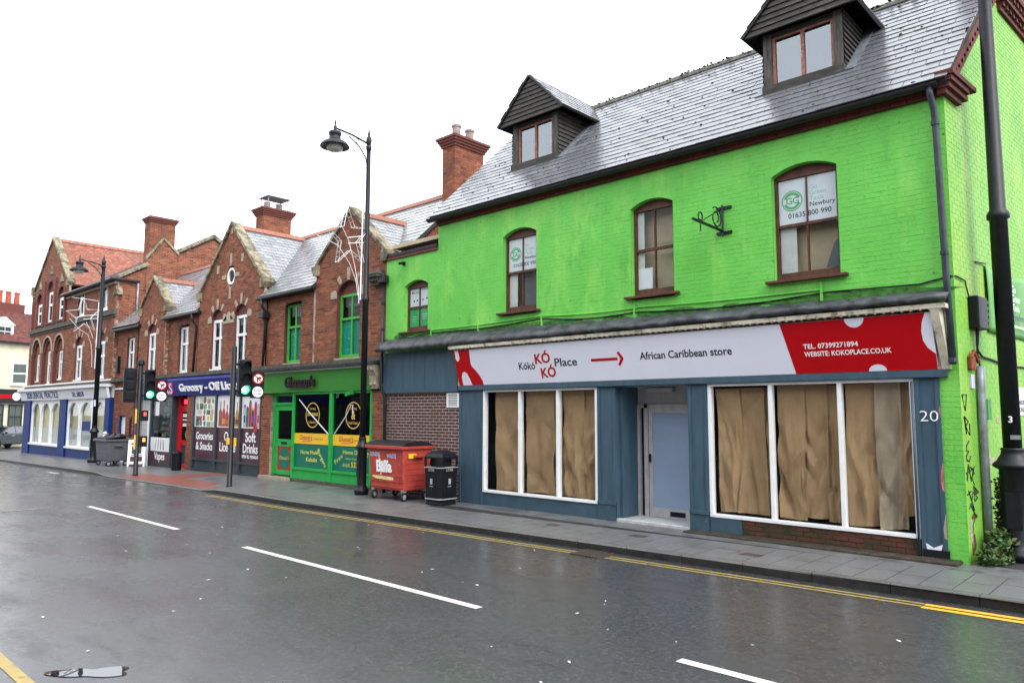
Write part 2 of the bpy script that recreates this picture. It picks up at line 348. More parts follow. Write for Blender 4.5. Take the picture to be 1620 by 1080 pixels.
def struct(o): o['kind'] = 'structure'; return o
def copy_tree(o, parent=None):
    c = o.copy(); COL.objects.link(c)
    if parent: c.parent = parent
    for ch in list(o.children): copy_tree(ch, c)
    return c
def text(s, fr, u, v, d, h, mat, parent, width=None, name='lettering', align='LEFT', bold=0, ext=.003, rot=0, shear=0, space=1.0):
    cu = bpy.data.curves.new('t', 'FONT'); cu.body = s; cu.size = 1; cu.extrude = 0; cu.offset = bold; cu.shear = shear
    cu.space_character = space; cu.resolution_u = 3
    t = bpy.data.objects.new('t', cu); COL.objects.link(t)
    me = bpy.data.meshes.new_from_object(t.evaluated_get(bpy.context.evaluated_depsgraph_get()))
    bpy.data.objects.remove(t); bpy.data.curves.remove(cu)
    xs = [p.co.x for p in me.vertices]; x0, x1 = min(xs), max(xs); k = h/.7
    kx = (width/(x1-x0)) if width else k
    wd = (x1-x0)*kx; off = {'LEFT': 0, 'CENTER': -wd/2, 'RIGHT': -wd}[align]
    cr, sr = math.cos(rot), math.sin(rot); V = []; n = len(me.vertices)
    for p in me.vertices:
        a, b = (p.co.x-x0)*kx+off, p.co.y*k
        V.append((u+a*cr-b*sr, v+a*sr+b*cr))
    mb = MB(); F = [tuple(p.vertices) for p in me.polygons]
    edges = {}
    for f in F:
        for i in range(len(f)):
            e = (f[i], f[(i+1) % len(f)]); edges[e] = edges.get(e, 0)+1
    side = [(a, b, b+n, a+n) for (a, b) in edges if (b, a) not in edges]
    mb.add([fr.p(a, b, d) for a, b in V] + [fr.p(a, b, d+ext) for a, b in V], [tuple(i+n for i in f) for f in F] + side)
    bpy.data.meshes.remove(me)
    return mb.build(name, mat, parent)
def spans(polys, v):
    xs = []
    for P in polys:
        n = len(P)
        for i in range(n):
            (a, b), (c, e) = P[i], P[(i+1) % n]
            if (b <= v) != (e <= v): xs.append(a+(c-a)*(v-b)/(e-b))
    xs.sort(); return list(zip(xs[0::2], xs[1::2]))
def rect(u0, u1, v0, v1): return [(u0, v0), (u1, v0), (u1, v1), (u0, v1)]
def arch(u0, u1, v0, vs_, rise, n=10):
    """opening outline: jambs to vs_, then an arc of the given rise"""
    c = (u0+u1)/2; hw = (u1-u0)/2; P = [(u0, v0), (u1, v0)]
    if rise <= 0: return P + [(u1, vs_), (u0, vs_)]
    r = (hw*hw+rise*rise)/(2*rise); cz = vs_+rise-r; a = math.asin(min(1, hw/r))
    if rise > hw: a = math.pi/2; r = hw
    for i in range(n+1):
        t = math.pi/2 - a + 2*a*i/n
        P.append((c+r*math.cos(t), (vs_ + rise*math.sin(t)*1.0) if rise >= hw else cz+r*math.sin(t)))
    return P
def brickwork(fr, polys, z0, z1, parent, brick='red_brick', mortar='mortar', name='wall', bl=.225, ch=.075, joint=.011, parts=0, proud=.006, thick=.11, jit=.002):
    mo = MB(); L = []; row = 0; z = z0
    while z < z1-.01:
        h = min(ch, z1-z)
        lo, hi = spans(polys, z+.002), spans(polys, z+h-.002)
        both = [(max(a, c), min(b, e)) for a, b in lo for c, e in hi if min(b, e)-max(a, c) > .02]
        for a, b in both:
            mo.box(fr, a, b, z, z+h, -thick, -proud, back=False)
            u = math.floor(a/bl)*bl + (bl/2 if row % 2 else 0) - bl
            while u < b:
                c, e = max(u+joint/2, a), min(u+bl-joint/2, b)
                if e-c > .012: L.append((c, e, z+joint/2, z+h-joint/2, random.uniform(-jit, jit)))
                u += bl
        z += ch; row += 1
    wall = mo.build(name, mortar, parent)
    if parts:
        L.sort(key=lambda q: (fr.p((q[0]+q[1])/2, (q[2]+q[3])/2) - CAM).length)
        for q in L[:parts]: MB().box(fr, q[0], q[1], q[2], q[3], -proud-.004, q[4], back=False).build('brick', brick, wall)
        L = L[parts:]
    if L:
        mb = MB()
        for q in L: mb.box(fr, q[0], q[1], q[2], q[3], -proud-.004, q[4], back=False)
        mb.build('brickwork', brick, wall, kind='stuff')
    return wall
def slates(fr, polys, v0, v1, parent, mat, gauge=.235, sw=.3, parts=0, name='slate', thick=.012):
    L = []; v = v0; row = 0
    while v < v1-.04:
        g = min(gauge, v1-v)
        for a, b in spans(polys, min(v+g*.5, v1-.02)):
            u = math.floor(a/sw)*sw + (sw/2 if row % 2 else 0) - sw
            while u < b:
                c, e = max(u+.005, a), min(u+sw-.005, b)
                if e-c > .03: L.append((c, e, v+random.uniform(-.008, .005), v+g+.035, random.uniform(0, .009)))
                u += sw
        v += gauge; row += 1
    def one(mb, q):
        c, e, a, b, j = q
        P = [fr.p(c, a, thick+j), fr.p(e, a, thick+j*.4), fr.p(e, b, .002), fr.p(c, b, .002), fr.p(c, a, j*.3), fr.p(e, a, j*.3), fr.p(e, b, -.008), fr.p(c, b, -.008)]
        mb.add(P, [(0, 1, 2, 3), (4, 5, 1, 0), (5, 6, 2, 1), (7, 4, 0, 3)])
    if parts:
        L.sort(key=lambda q: (fr.p((q[0]+q[1])/2, q[2]) - CAM).length)
        for q in L[:parts]:
            mb = MB(); one(mb, q); mb.build(name, mat, parent)
        L = L[parts:]
    if L:
        mb = MB()
        for q in L: one(mb, q)
        mb.build(name + '_field', mat, parent, kind='stuff')
def reveal(fr, P, parent, mat, d0=0, d1=-.14):
    mb = MB(); n = len(P); cu = (min(p[0] for p in P)+max(p[0] for p in P))/2; lo = min(p[1] for p in P)
    P = [(u+(.005 if u < cu else -.005), v+(.005 if v < lo+.01 else -.005)) for u, v in P]
    for i in range(n):
        a, b = P[i], P[(i+1) % n]
        mb.add([fr.p(*a, d0), fr.p(*b, d0), fr.p(*b, d1), fr.p(*a, d1)], [(0, 1, 2, 3)])
    return mb.build('reveal', mat, parent)
def arch_ring(th, fr, u0, u1, vs_, rise, mat, thick=.125, d=.004):
    """the curved row of arch bricks over an opening"""
    I = arch(u0, u1, vs_-.5, vs_, rise, 12)[2:]; c = (u0+u1)/2; hw = (u1-u0)/2
    O = arch(u0-thick*.55, u1+thick*.55, vs_-.5, vs_+thick*.1, rise+thick*.9, 12)[2:]; mb = MB()
    for i in range(12):
        mb.poly(fr, [I[i], O[i], O[i+1], I[i+1]], -.11, d)
    return mb.build('arch_ring', mat, th)
def window(th, fr, u0, u1, v0, v1, rise, fmat, hb=(.5,), vb=(), fwid=.05, dep=-.11, fth=.06, sill=None, rmat='red_brick', pmat='glass', bot=None, tymp=None, rv=True, name='window', bar=.022):
    vs_ = v1-rise; bot = bot or fwid
    if rv:
        reveal(fr, arch(u0, u1, v0, vs_, rise), th, rmat, .001, dep-fth)
        if rise > 0: arch_ring(th, fr, u0, u1, vs_, rise, rmat)
    mb = MB()
    mb.box(fr, u0, u0+fwid, v0, vs_, dep-fth, dep); mb.box(fr, u1-fwid, u1, v0, vs_, dep-fth, dep)
    mb.box(fr, u0+fwid, u1-fwid, v0, v0+bot, dep-fth, dep); mb.box(fr, u0+fwid, u1-fwid, vs_-fwid, vs_, dep-fth, dep)
    ys = [v0+bot] + [v0+bot+(vs_-fwid-v0-bot)*h for h in hb] + [vs_-fwid]
    xs = [u0+fwid] + [u0+fwid+(u1-u0-2*fwid)*h for h in vb] + [u1-fwid]
    for y in ys[1:-1]: mb.box(fr, u0+fwid, u1-fwid, y-fwid*.45, y+fwid*.45, dep-fth+.004, dep-.004)
    for x in xs[1:-1]:
        for i in range(len(ys)-1): mb.box(fr, x-bar/2, x+bar/2, ys[i]+(fwid*.45 if i else 0), ys[i+1]-(fwid*.45 if i < len(ys)-2 else 0), dep-fth+.006, dep-.008)
    f = mb.build(name, fmat, th)
    if rise > 0:
        P = arch(u0, u1, vs_, vs_, rise); MB().poly(fr, P, dep-fth, dep-.012).build('arch_panel', tymp or fmat, f)
    for i in range(len(ys)-1):
        for j in range(len(xs)-1):
            MB().box(fr, xs[j], xs[j+1], ys[i], ys[i+1], dep-fth*.55, dep-fth*.45).build('pane', pmat, f)
    if sill:
        MB().box(fr, u0-sill[1], u1+sill[1], v0-sill[2], v0, dep-.02, sill[3]).build('sill', sill[0], f, bevel=.006)
    return f
def chimney(th, x0, x1, y0, y1, z0, z1, brick='red_brick', pots=(), potmat='pot_grey', name='chimney', corb=3):
    o = MB().wbox(x0+.06, x1-.06, y0+.06, y1-.06, z0, z1-.02).build(name, 'mortar', th)
    zc = z1-corb*.075
    for k, (fr, a0, b0) in enumerate(((front(y0), x0, x1), (right(x1), y0, y1))):
        mb = MB(); z = z0; row = 0; bl = .225
        while z < zc-.01:
            a, b = (a0, b0-.104*(row % 2)) if k == 0 else (a0+.104*(1-row % 2), b0)
            u = a
            while u < b-.01:
                e = min(b, u+bl-.01)
                if b-e < .05: e = b
                mb.box(fr, u, e, z+.005, z+.07, -.1, random.uniform(-.002, .002), back=False); u = e+.01
            z += .075; row += 1
        a, b = (a0, b0-.01) if k == 0 else (a0+.01, b0)
        mb.build('brickwork', brick, o, kind='stuff')
        MB().box(fr, a, b, z0, zc, -.1, -.008).build('joint_face', 'mortar', o)
    for i in range(corb):
        k = .04*(i+1) if i < corb-1 else .04*(i+1)
        MB().wbox(x0-k, x1+k, y0-k, y1+k, zc+i*.075, zc+i*.075+.073).build('oversail_course', 'dark_brick', o)
    MB().wbox(x0-.06, x1+.06, y0-.06, y1+.06, z1, z1+.04).build('cap', 'band_stone', o)
    for px, py, h, r in pots:
        MB().lathe((px, py, z1+.03), [(r, 0), (r, h*.82), (r*1.15, h*.85), (r*1.15, h), (r*.8, h), (r*.8, h-.06)], 14).build('chimney_pot', potmat, o, smooth=False)
    return o
def coping(th, fr, c, va, hw, vk, t=.085, d0=-.28, d1=.07, apex=True):
    """stone coping up both slopes of a gable: apex (c,va), feet (c-+hw, vk)"""
    s = (va-vk)/hw; q = t*math.sqrt(1+s*s)
    for sg in (-1, 1):
        n = 5
        for i in range(n):
            a, b = i/n, (i+1)/n-.006
            P = [(c+sg*hw*(1-a), vk+(va-vk)*a), (c+sg*hw*(1-b), vk+(va-vk)*b), (c+sg*hw*(1-b), vk+(va-vk)*b+q), (c+sg*hw*(1-a), vk+(va-vk)*a+q)]
            if i == n-1: P[1] = (c, va); P[2] = (c, va+q)
            MB().poly(fr, P, d0, d1).build('coping_stone', 'stone', th)
        e = c+sg*hw
        MB().poly(fr, [(e-sg*.18, vk-.22), (e+sg*.02, vk-.22), (e+sg*.14, vk-.04), (e+sg*.14, vk+.06), (e-sg*.18, vk+.10)], d0, d1+.02).build('kneeler', 'stone', th)
def voussoirs(th, fr, u0, u1, vs_, rise, mat='stone_clean', d=.02, n3=3, L=.30):
    c = (u0+u1)/2; hw = (u1-u0)/2
    for i in range(n3):
        t = math.pi/2 + (i-(n3-1)/2)*R(38)
        for_len = L*(1.25 if i == n3//2 else .9); r0 = .02
        bu, bv = c+hw*math.cos(t)*1.0, vs_+max(rise, .05)*math.sin(t)
        ex = Vector((math.cos(t), math.sin(t))); ey = Vector((-ex.y, ex.x)); wd = .055
        P = [(bu+ex.x*a+ey.x*b*wd*(1+.25*(a > .1)), bv+ex.y*a+ey.y*b*wd*(1+.25*(a > .1))) for a, b in ((r0, -1), (for_len, -1), (for_len, 1), (r0, 1))]
        MB().poly(fr, P, -.05, d).build('voussoir', mat, th)
    for sg in (-1, 1):
        e = c+sg*hw
        MB().poly(fr, [(e, vs_-.10), (e+sg*.28, vs_-.10), (e+sg*.28, vs_+.10), (e+sg*.10, vs_+.16), (e, vs_+.05)][::1], -.05, d).build('springer', mat, th)
def pipe(th, pts, r, mat, name='downpipe', clips=()):
    o = MB().tube(pts, r, 10).build(name, mat, th, smooth=True)
    for c in clips: MB().lathe(c, [(r+.004, -.03), (r+.012, -.03), (r+.012, .03), (r+.004, .03)], 10).build('pipe_socket', mat, o)
    return o
def gz(x): return 0 if x > -22 else max(-.27, -.25*(-22-x)/27)

# ------------------------------------------------------------------ ground, road, pavement
def yk(x): return -1.88 + .049*max(x, -15.5) if x < 0 else -1.88
def drop(x):            # lowered kerb at the crossing
    if -27.6 < x < -20.2: return 1
    if -28.6 < x <= -27.6: return (x+28.6)
    if -20.2 <= x < -19.2: return (-19.2-x)
    return 0
g = MB().add([(-600, -600, -.6), (600, -600, -.6), (600, 600, -.6), (-600, 600, -.6)], [(0, 1, 2, 3)])
struct(g.build('ground', 'ground'))
mb = MB(); xs = [60, 30, 10, 0, -2, -5, -8, -12, -16, -19, -22, -26, -30, -35, -40, -45, -49, -60, -90, -160]
V = []; F = []
for x in xs:
    z = gz(x)-.11
    yb = yk(x)+.05 if x > -52 else 40
    V += [(x, -10.35, z), (x, -6, z+.02), (x, yb, z)]
for i in range(len(xs)-1):
    F += [(3*i, 3*i+1, 3*i+4, 3*i+3), (3*i+1, 3*i+2, 3*i+5, 3*i+4)]
road = struct(mb.add(V, F).build('road', 'asphalt'))
def rz(x, y): return gz(x)-.11 + (.02*(y+10.35)/4.35 if y < -6 else .02*(yk(x)-y)/(yk(x)+6))
def mark(name, x0, x1, ya, yb, mat, n=1):
    m = MB(); V = []; F = []
    for i in range(n+1):
        x = x0+(x1-x0)*i/n; a = ya(x) if callable(ya) else ya; b = yb(x) if callable(yb) else yb
        V += [(x, a, rz(x, a)+.0045), (x, b, rz(x, b)+.0045)]
    F = [(2*i, 2*i+1, 2*i+3, 2*i+2) for i in range(n)]
    o = m.add(V, F).build(name, mat, road); return o
for a, b in ((-11.26, -5.93), (-3.46, 1.9), (-16.35, -13.78), (-18.55, -16.42), (8, 13)): mark('lane_line', a, b, -5.975, -5.865, 'line_white', 3)
mark('stop_line', -19.0, -18.85, -10.0, -6.6, 'line_worn', 1)
mark('bay_line', -31.5, -30.3, -3.35, -3.25, 'line_white', 1)
for a, b, n in ((-6.66, -2.46, 5), (-19.0, -7.25, 9)):
    for o in (.24, .37): mark('yellow_line', a, b, lambda x, o=o: yk(x)-o-.05, lambda x, o=o: yk(x)-o, 'line_yellow', n)
for o in (.24, .39): mark('yellow_line', -2.45, 8, lambda x, o=o: yk(x)-o-.095, lambda x, o=o: yk(x)-o, 'line_orange', 4)
for o in (-9.93, -10.13): mark('yellow_line', -40, 6, o-.05, o+.05, 'line_yellow', 12)
# puddle and gully
def blob(cx, cy, rx, ry, rot, n=40, j=.25, seed=1):
    r = random.Random(seed); ph = [r.uniform(0, 6.28) for _ in range(6)]; P = []
    for i in range(n):
        t = 2*math.pi*i/n; k = 1+j*sum(math.sin((q+2)*t+ph[q])/(q+1.5) for q in range(5))*.6
        a, b = rx*k*math.cos(t), ry*k*math.sin(t); P.append((cx+a*math.cos(rot)-b*math.sin(rot), cy+a*math.sin(rot)+b*math.cos(rot)))
    return P
for i, (cx, cy, rx, ry, ro) in enumerate(((-6.84, -9.50, .28, .13, .72),)):
    P = blob(cx, cy, rx, ry, ro, seed=i+21, j=.6); z = rz(cx, cy)+.006
    MB().add([(a, b, z) for a, b in P], [tuple(range(len(P)))]).build('puddle', 'water', road)
gx, gy = -6.96, yk(-6.96)-.30
gr = MB()
gr.wbox(gx-.26, gx+.26, gy-.22, gy-.19, -.2, -.085); gr.wbox(gx-.26, gx+.26, gy+.19, gy+.22, -.2, -.085)
gr.wbox(gx-.26, gx-.23, gy-.19, gy+.19, -.2, -.085); gr.wbox(gx+.23, gx+.26, gy-.19, gy+.19, -.2, -.085)
dr = thing('drain_grate', 'rusty iron drain grate set in the road gutter between the yellow lines', 'drain', (gx, gy, -.1))
gr.build('frame', 'gully', dr)
for i in range(7): MB().wbox(gx-.225+i*.064, gx-.225+i*.064+.032, gy-.19, gy+.19, -.13, -.088).build('bar', 'gully', dr)
MB().wbox(gx-.23, gx+.23, gy-.19, gy+.19, -.2, -.097).build('sump', 'black_plastic', dr)

def pz(x, y):
    f = max(0, min(1, (yk(x)+1.3-y)/1.3)); return gz(x) - .085*drop(x)*f
mb = MB(); V = []; F = []
xs = [14, 8, 4, 0, -2, -4, -6, -8, -10, -12, -14, -16, -18, -19.2, -20.2, -22, -24, -26, -27.6, -28.6, -30, -33, -36, -40, -45, -49, -52]
ts = [0, .15, .35, .6, 1]
for x in xs:
    y0 = yk(x)+.13
    for t in ts:
        y = y0+(3.0-y0)*t; V.append((x, y, pz(x, y)))
n = len(ts)
for i in range(len(xs)-1):
    for j in range(n-1): F.append((i*n+j, i*n+j+1, (i+1)*n+j+1, (i+1)*n+j))
pave = struct(mb.add(V, F).build('pavement', 'pavement'))
struct(MB().wbox(-160, 60, -15.5, -10.35, -.4, .0).build('opposite_pavement', 'opposite_paving'))
struct(MB().add([(-2.30, .1, .004), (14, -.45, .004), (14, 30, .004), (.2, 30, .004)], [(0, 1, 2, 3)]).build('alley', 'alley_asphalt'))
# kerb stones
V = []; kx = (14, 0, -15.5, -22, -52)
for x in kx: V += [(x, yk(x)+.03, gz(x)-.4), (x, yk(x)+.12, gz(x)-.4), (x, yk(x)+.12, gz(x)-.13), (x, yk(x)+.03, gz(x)-.13)]
kerb = struct(MB().add(V, [(4*i+a, 4*i+(a+1) % 4, 4*i+4+(a+1) % 4, 4*i+4+a) for i in range(len(kx)-1) for a in range(4)]).build('kerb', 'kerb_grime_shade'))
x = 9.0
while x > -52:
    x1 = x-.915; e = .006
    def kp(q, dy, dz): return (q, yk(q)+dy, (gz(q)+dz - .085*drop(q)*(1 if dz > -.1 else 0)))
    P = []
    for q in (x-e, x1+e): P += [kp(q, 0, -.2), kp(q, .135, -.2), kp(q, .135, .013), kp(q, .018, .013), kp(q, 0, -.008)]
    F = [(0, 1, 2, 3, 4), (9, 8, 7, 6, 5)] + [(i, 5+i, 5+(i+1) % 5, (i+1) % 5) for i in range(5)]
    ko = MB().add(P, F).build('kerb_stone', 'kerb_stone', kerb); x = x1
    ko.data.materials.append(MATS['kerb_grime_shade'])
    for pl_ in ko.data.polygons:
        if pl_.center.y < yk(x)+.03 and abs(pl_.normal.y) > .9: pl_.material_index = 1  # road face darker: wet grime plus shading put into the colour
# paving slabs near the shop, on a dark bed that shows in the joints
MB().add([(6, yk(6)+.14, .003), (-12.6, yk(-12.6)+.14, .003), (-12.6, -.62, .003), (6, -.62, .003)], [(0, 1, 2, 3)]).build('joint_bed', 'kerb_grime_shade', pave)
sw = .36
x = 6.0; ci = 0
while x > -12.6:
    y = yk(x)+.145
    for j, h in enumerate((.70, .56) if ci % 2 else (.56, .70)):
        if -.48 < y+h: break
        e = .008; P = []
        for q in (x-e, x-sw+e):
            for yy in (y+e, y+h-e): P.append((q, yy-(yk(x)-yk(q)), pz(q, yy)+.011+random.uniform(-.0015, .0015)))
        P += [(a, b, c-.02) for a, b, c in P]
        MB().add(P, [(0, 1, 3, 2), (4, 0, 2, 6), (5, 7, 3, 1), (4, 5, 1, 0), (6, 2, 3, 7)]).build('paving_slab', 'slab', pave); y += h
    x -= sw; ci += 1
for cx, cy, a, b in ((-7.0, -1.2, .3, .22), (-8.1, -.75, .22, .2), (-8.8, -1.25, .26, .2), (-4.9, -1.45, .3, .22)):
    MB().wbox(cx-a/2, cx+a/2, cy-b/2, cy+b/2, -.01, .0145).build('access_cover', 'gully', pave)
# red tactile paving at the crossing
for i in range(17):
    for j in range(2):
        x0 = -27.0+i*.4; y0 = yk(x0)+.15+j*.4
        if i > 14 and j: continue
        P = [(a, b, pz(a, b)+.006) for a, b in ((x0+.004, y0+.004), (x0+.396, y0+.004), (x0+.396, y0+.396), (x0+.004, y0+.396))]
        MB().add(P + [(a, b, c-.03) for a, b, c in P], [(0, 1, 2, 3), (0, 4, 5, 1), (1, 5, 6, 2), (2, 6, 7, 3), (3, 7, 4, 0)]).build('tactile_slab', 'tactile_red', pave)
for i in range(3):
    for j in range(5):
        x0 = -24.9+i*.4; y0 = yk(x0)+.95+j*.4
        P = [(a, b, pz(a, b)+.006) for a, b in ((x0+.004, y0+.004), (x0+.396, y0+.004), (x0+.396, y0+.396), (x0+.004, y0+.396))]
        if y0 < -.35: MB().add(P + [(a, b, c-.03) for a, b, c in P], [(0, 1, 2, 3), (0, 4, 5, 1), (1, 5, 6, 2), (2, 6, 7, 3), (3, 7, 4, 0)]).build('tactile_slab', 'tactile_red', pave)
# ------------------------------------------------------------------ the green corner building
F0 = front(0); KS = .085
SW = Fr((-2.47, 0, 0), (KS, 1, 0), (0, 0, 1), (1, -KS, 0))
gb = thing('green_corner_building', 'bright green painted brick corner building with two slate roof dormers and boarded-up shop', 'building', (-8, 2.9, 0))
wins = [(-11.29, -10.29, 4.24, 6.10, .14), (-7.87, -6.94, 4.24, 6.08, .13), (-5.06, -4.0, 4.2, 6.10, .14), (-14.78, -13.86, 4.07, 5.37, .13)]
holes = [arch(a, b, c, d-r, r) for a, b, c, d, r in wins]
up_poly = [rect(-13.5, -2.47, 3.5, 6.6)] + holes[:3]
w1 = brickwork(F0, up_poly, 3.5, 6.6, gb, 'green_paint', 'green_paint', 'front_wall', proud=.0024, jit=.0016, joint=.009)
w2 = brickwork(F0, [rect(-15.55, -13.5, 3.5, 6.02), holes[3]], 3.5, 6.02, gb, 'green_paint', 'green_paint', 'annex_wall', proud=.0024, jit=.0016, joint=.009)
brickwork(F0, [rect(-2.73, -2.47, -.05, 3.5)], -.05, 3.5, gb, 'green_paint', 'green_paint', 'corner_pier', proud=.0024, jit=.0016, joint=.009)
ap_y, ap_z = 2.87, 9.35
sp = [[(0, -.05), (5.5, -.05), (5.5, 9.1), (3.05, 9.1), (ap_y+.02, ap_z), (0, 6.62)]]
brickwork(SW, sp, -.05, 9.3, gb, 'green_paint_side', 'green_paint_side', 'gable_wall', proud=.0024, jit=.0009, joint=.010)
# inside: plastered rooms seen through the panes
MB().wbox(-15.4, -2.75, .95, 5.4, 3.6, 6.4).build('upper_rooms', 'room_beige', gb)
MB().wbox(-15.4, -2.75, 1.0, 5.4, -.05, 3.55).build('shop_interior', 'room_dark', gb)
MB().wbox(-15.45, -2.7, .12, .95, 3.42, 3.5).build('floor_slab', 'room_dark', gb)
MB().wbox(-15.5, -2.5, .12, 5.4, 6.35, 6.45).build('ceiling', 'room_beige', gb)
MB().wbox(-13.55, -2.1, 5.45, 5.6, -.05, 9.2).build('rear_wall', 'green_paint', gb)
MB().poly(Fr((-13.55, 0, 0), (0, 1, 0), (0, 0, 1), (1, 0, 0)), [(.12, 3.5), (5.45, 3.5), (5.45, 9.1), (2.87, 9.6), (.12, 7.0)], 0, .08).build('party_wall', 'dark_brick', gb)
# sash windows
for i, (a, b, c, d, r) in enumerate(wins):
    w_ = window(gb, F0, a, b, c, d, r, 'brown_wood', hb=(.5,), vb=(.5,), fwid=.055, dep=-.10, fth=.07, sill=('sill_red', .12, .045, .10), rmat='green_paint', bot=.13, name='sash_window')
    vm = c+.13+(d-r-.055-c-.13)*.5; m = (a+b)/2; fr = front(.145)
    if i in (0, 2):
        P_ = MB().box(fr, a+.06, b-.06, vm+.02, d-r-.06, 0, .004).build('poster', 'poster_white', w_)
        s = (b-a)/1.06; pf = front(.141)
        l = MB(); cu, cv = m-.25*s, vm+.42
        l.ring(pf, cu, cv, .155*s, .175*s, 0, 2*math.pi, -.002, .001, 28)
        l.ring(pf, cu, cv, .10*s, .145*s, R(20), R(160), -.002, .001, 12); l.ring(pf, cu, cv, .10*s, .145*s, R(200), R(340), -.002, .001, 12)
        l.build('logo', 'logo_green', w_)
        text('G', pf, cu-.10*s, cv-.05, .0, .11, 'logo_green', w_, bold=.02, ext=.001); text('G', pf, cu+.01*s, cv-.05, .0, .11, 'logo_green', w_, bold=.02, ext=.001)
        for j, (t_, mt) in enumerate((('Go', 'text_pale_green'), ('Green', 'text_pale_green'), ('Taxis', 'text_pale_green'), ('Newbury', 'text_dark'))):
            text(t_, pf, m+.04*s, vm+.56-j*.095, .0, .075*s, mt, w_, bold=.012, ext=.001)
        text('01635 800 990', pf, m-.32*s, vm+.13, .0, .085*s, 'text_dark', w_, width=.7*s, bold=.015, ext=.001)
        MB().box(front(.17), a+.06, m-.2, c+.14, vm-.02, 0, .004).build('blind', 'blind', w_)
        if i == 2:
            MB().box(front(.30), m-.25, b+.1, c+.1, vm, 0, .01).build('added_room_panel', 'room_beige', w_)  # beige panel added behind the lower panes so the dark room looks lighter
            MB().poly(front(.17), [(m+.26, c+.16), (m+.46, c+.16), (m+.46, c+.62), (m+.40, c+.55)], 0, .01).build('broken_board', 'room_dark', w_)
        else:
            MB().box(front(.3), m-.15, b+.1, c+.1, vm, 0, .01).build('dark_screen', 'room_dark', w_)
    elif i == 1:
        MB().box(front(.34), a-.05, b+.15, c+.1, d, 0, .01).build('added_room_panel', 'room_beige', w_)  # pale panel added behind the glass to brighten the dark interior
        MB().box(front(.17), a+.05, a+.2, c+.5, d-r-.05, 0, .004).build('blind', 'blind', w_)
        MB().box(front(.15), a+.07, m-.08, c+.15, c+.55, 0, .004).build('notice', 'poster_white', w_)
    else:
        MB().box(fr, a+.06, b-.06, vm+.02, d-r-.06, 0, .004).build('poster', 'poster_white', w_)
        MB().box(fr, a+.06, b-.06, c+.13, vm-.02, 0, .004).build('poster', 'film_green', w_)
        pf = front(.141)
        text('May also', pf, a+.12, vm+.36, 0, .06, 'text_dark', w_, bold=.01, ext=.001); text('Follow', pf, m+.06, vm+.42, 0, .06, 'text_dark', w_, bold=.01, ext=.001)
        for u_, v_ in ((a+.22, vm+.17), (a+.34, vm+.18), (m+.1, vm+.19), (m+.25, vm+.21)): MB().disc(pf, u_, v_, .028, -.002, .001, 10).build('badge', 'text_dark', w_)
        for j in range(3):
            MB().box(pf, a+.16, a+.36-.03*j, c+.38-j*.055, c+.40-j*.055, 0, .001).build('lettering', 'text_pale_green', w_)
            MB().box(pf, m+.08, m+.28, c+.42-j*.055, c+.44-j*.055, 0, .001).build('lettering', 'text_pale_green', w_)
for i_ in range(34):
    u_ = random.uniform(-15.3, -2.7); MB().poly(F0, blob(u_, 3.93-.17*max(0, min(1, (u_+15.5)/13-.15))+.03, random.uniform(.15, .5), random.uniform(.02, .07), 0, 20, .7, 200+i_), -.002, .0030+.0003*i_).build('moss_stain', 'moss_film', gb)
# eaves: oversailing brick courses, gutter
ev = MB().box(F0, -13.5, -2.43, 6.602, 6.80, -.1, .03).build('eaves_cornice', 'cornice_brick', gb)
for k, (z0, z1, d) in enumerate(((6.602, 6.665, .06), (6.668, 6.73, .09))):
    x = -13.5
    while x < -2.5:
        MB().box(F0, x+.004, min(x+.215, -2.42), z0+.002, z1-.002, .0, d+random.uniform(-.004, .004)).build('brick', 'cornice_brick', ev); x += .22
mb = MB(); n = 8
for x in (-13.66, -2.50):
    for rr in (.075, .066):
        mb.add([(x, -.20+math.cos(math.pi+math.pi*j/n)*rr, 6.755+math.sin(math.pi+math.pi*j/n)*rr) for j in range(n+1)], [])
m9 = n+1
F = [(j, j+1, 2*m9+j+1, 2*m9+j) for j in range(n)] + [(m9+j, 3*m9+j, 3*m9+j+1, m9+j+1) for j in range(n)] + [tuple(range(m9)), tuple(range(2*m9, 3*m9)), (0, m9, 3*m9, 2*m9), (n, 2*m9+n, 3*m9+n, m9+n)]
mb.f += F; mb.build('gutter', 'gutter_black', gb, smooth=False)
MB().box(F0, -13.64, -2.45, 6.735, 6.80, -.05, .125).build('fascia_board', 'gutter_black', gb)
pipe(gb, [(-2.60, -.2, 6.70), (-2.60, -.2, 6.60), (-2.585, -.085, 6.42), (-2.575, -.085, 6.2), (-2.545, -.085, 4), (-2.52, -.085, 2.72)], .045, 'pipe_grey', clips=[(-2.577, -.085, 6.2), (-2.55, -.085, 4.3), (-2.52, -.085, 2.78)])
# corner corbel, verge dentils
for k, (z0, l, d) in enumerate(((6.60, .55, .07), (6.68, .68, .12), (6.76, .62, .16), (6.84, .85, .19))):
    MB().box(SW, -.12-.02*k, l, z0, z0+.074, -.05, d).build('corbel_brick', 'cornice_brick', gb)
sl = (9.52-6.86)/2.9
VG = Fr(SW.p(0, 6.80, 0), SW.ex + Vector((0, 0, sl)), Vector((0, 0, 1)) - SW.ex*sl, SW.n)
LV = 2.95*math.sqrt(1+sl*sl)
vb_ = MB().box(VG, .25, LV, .0, .09, -.1, .10).build('verge_course', 'cornice_brick', gb)
u = .3
while u < LV-.1:
    MB().box(VG, u, u+.10, -.10, -.002, -.05, .075).build('dentil_brick', 'cornice_brick', vb_); u += .2
u = .25
while u < LV-.05:
    MB().box(VG, u+.003, min(LV, u+.217), -.175, -.104, -.05, .05).build('brick', 'cornice_brick', vb_)
    u += .22
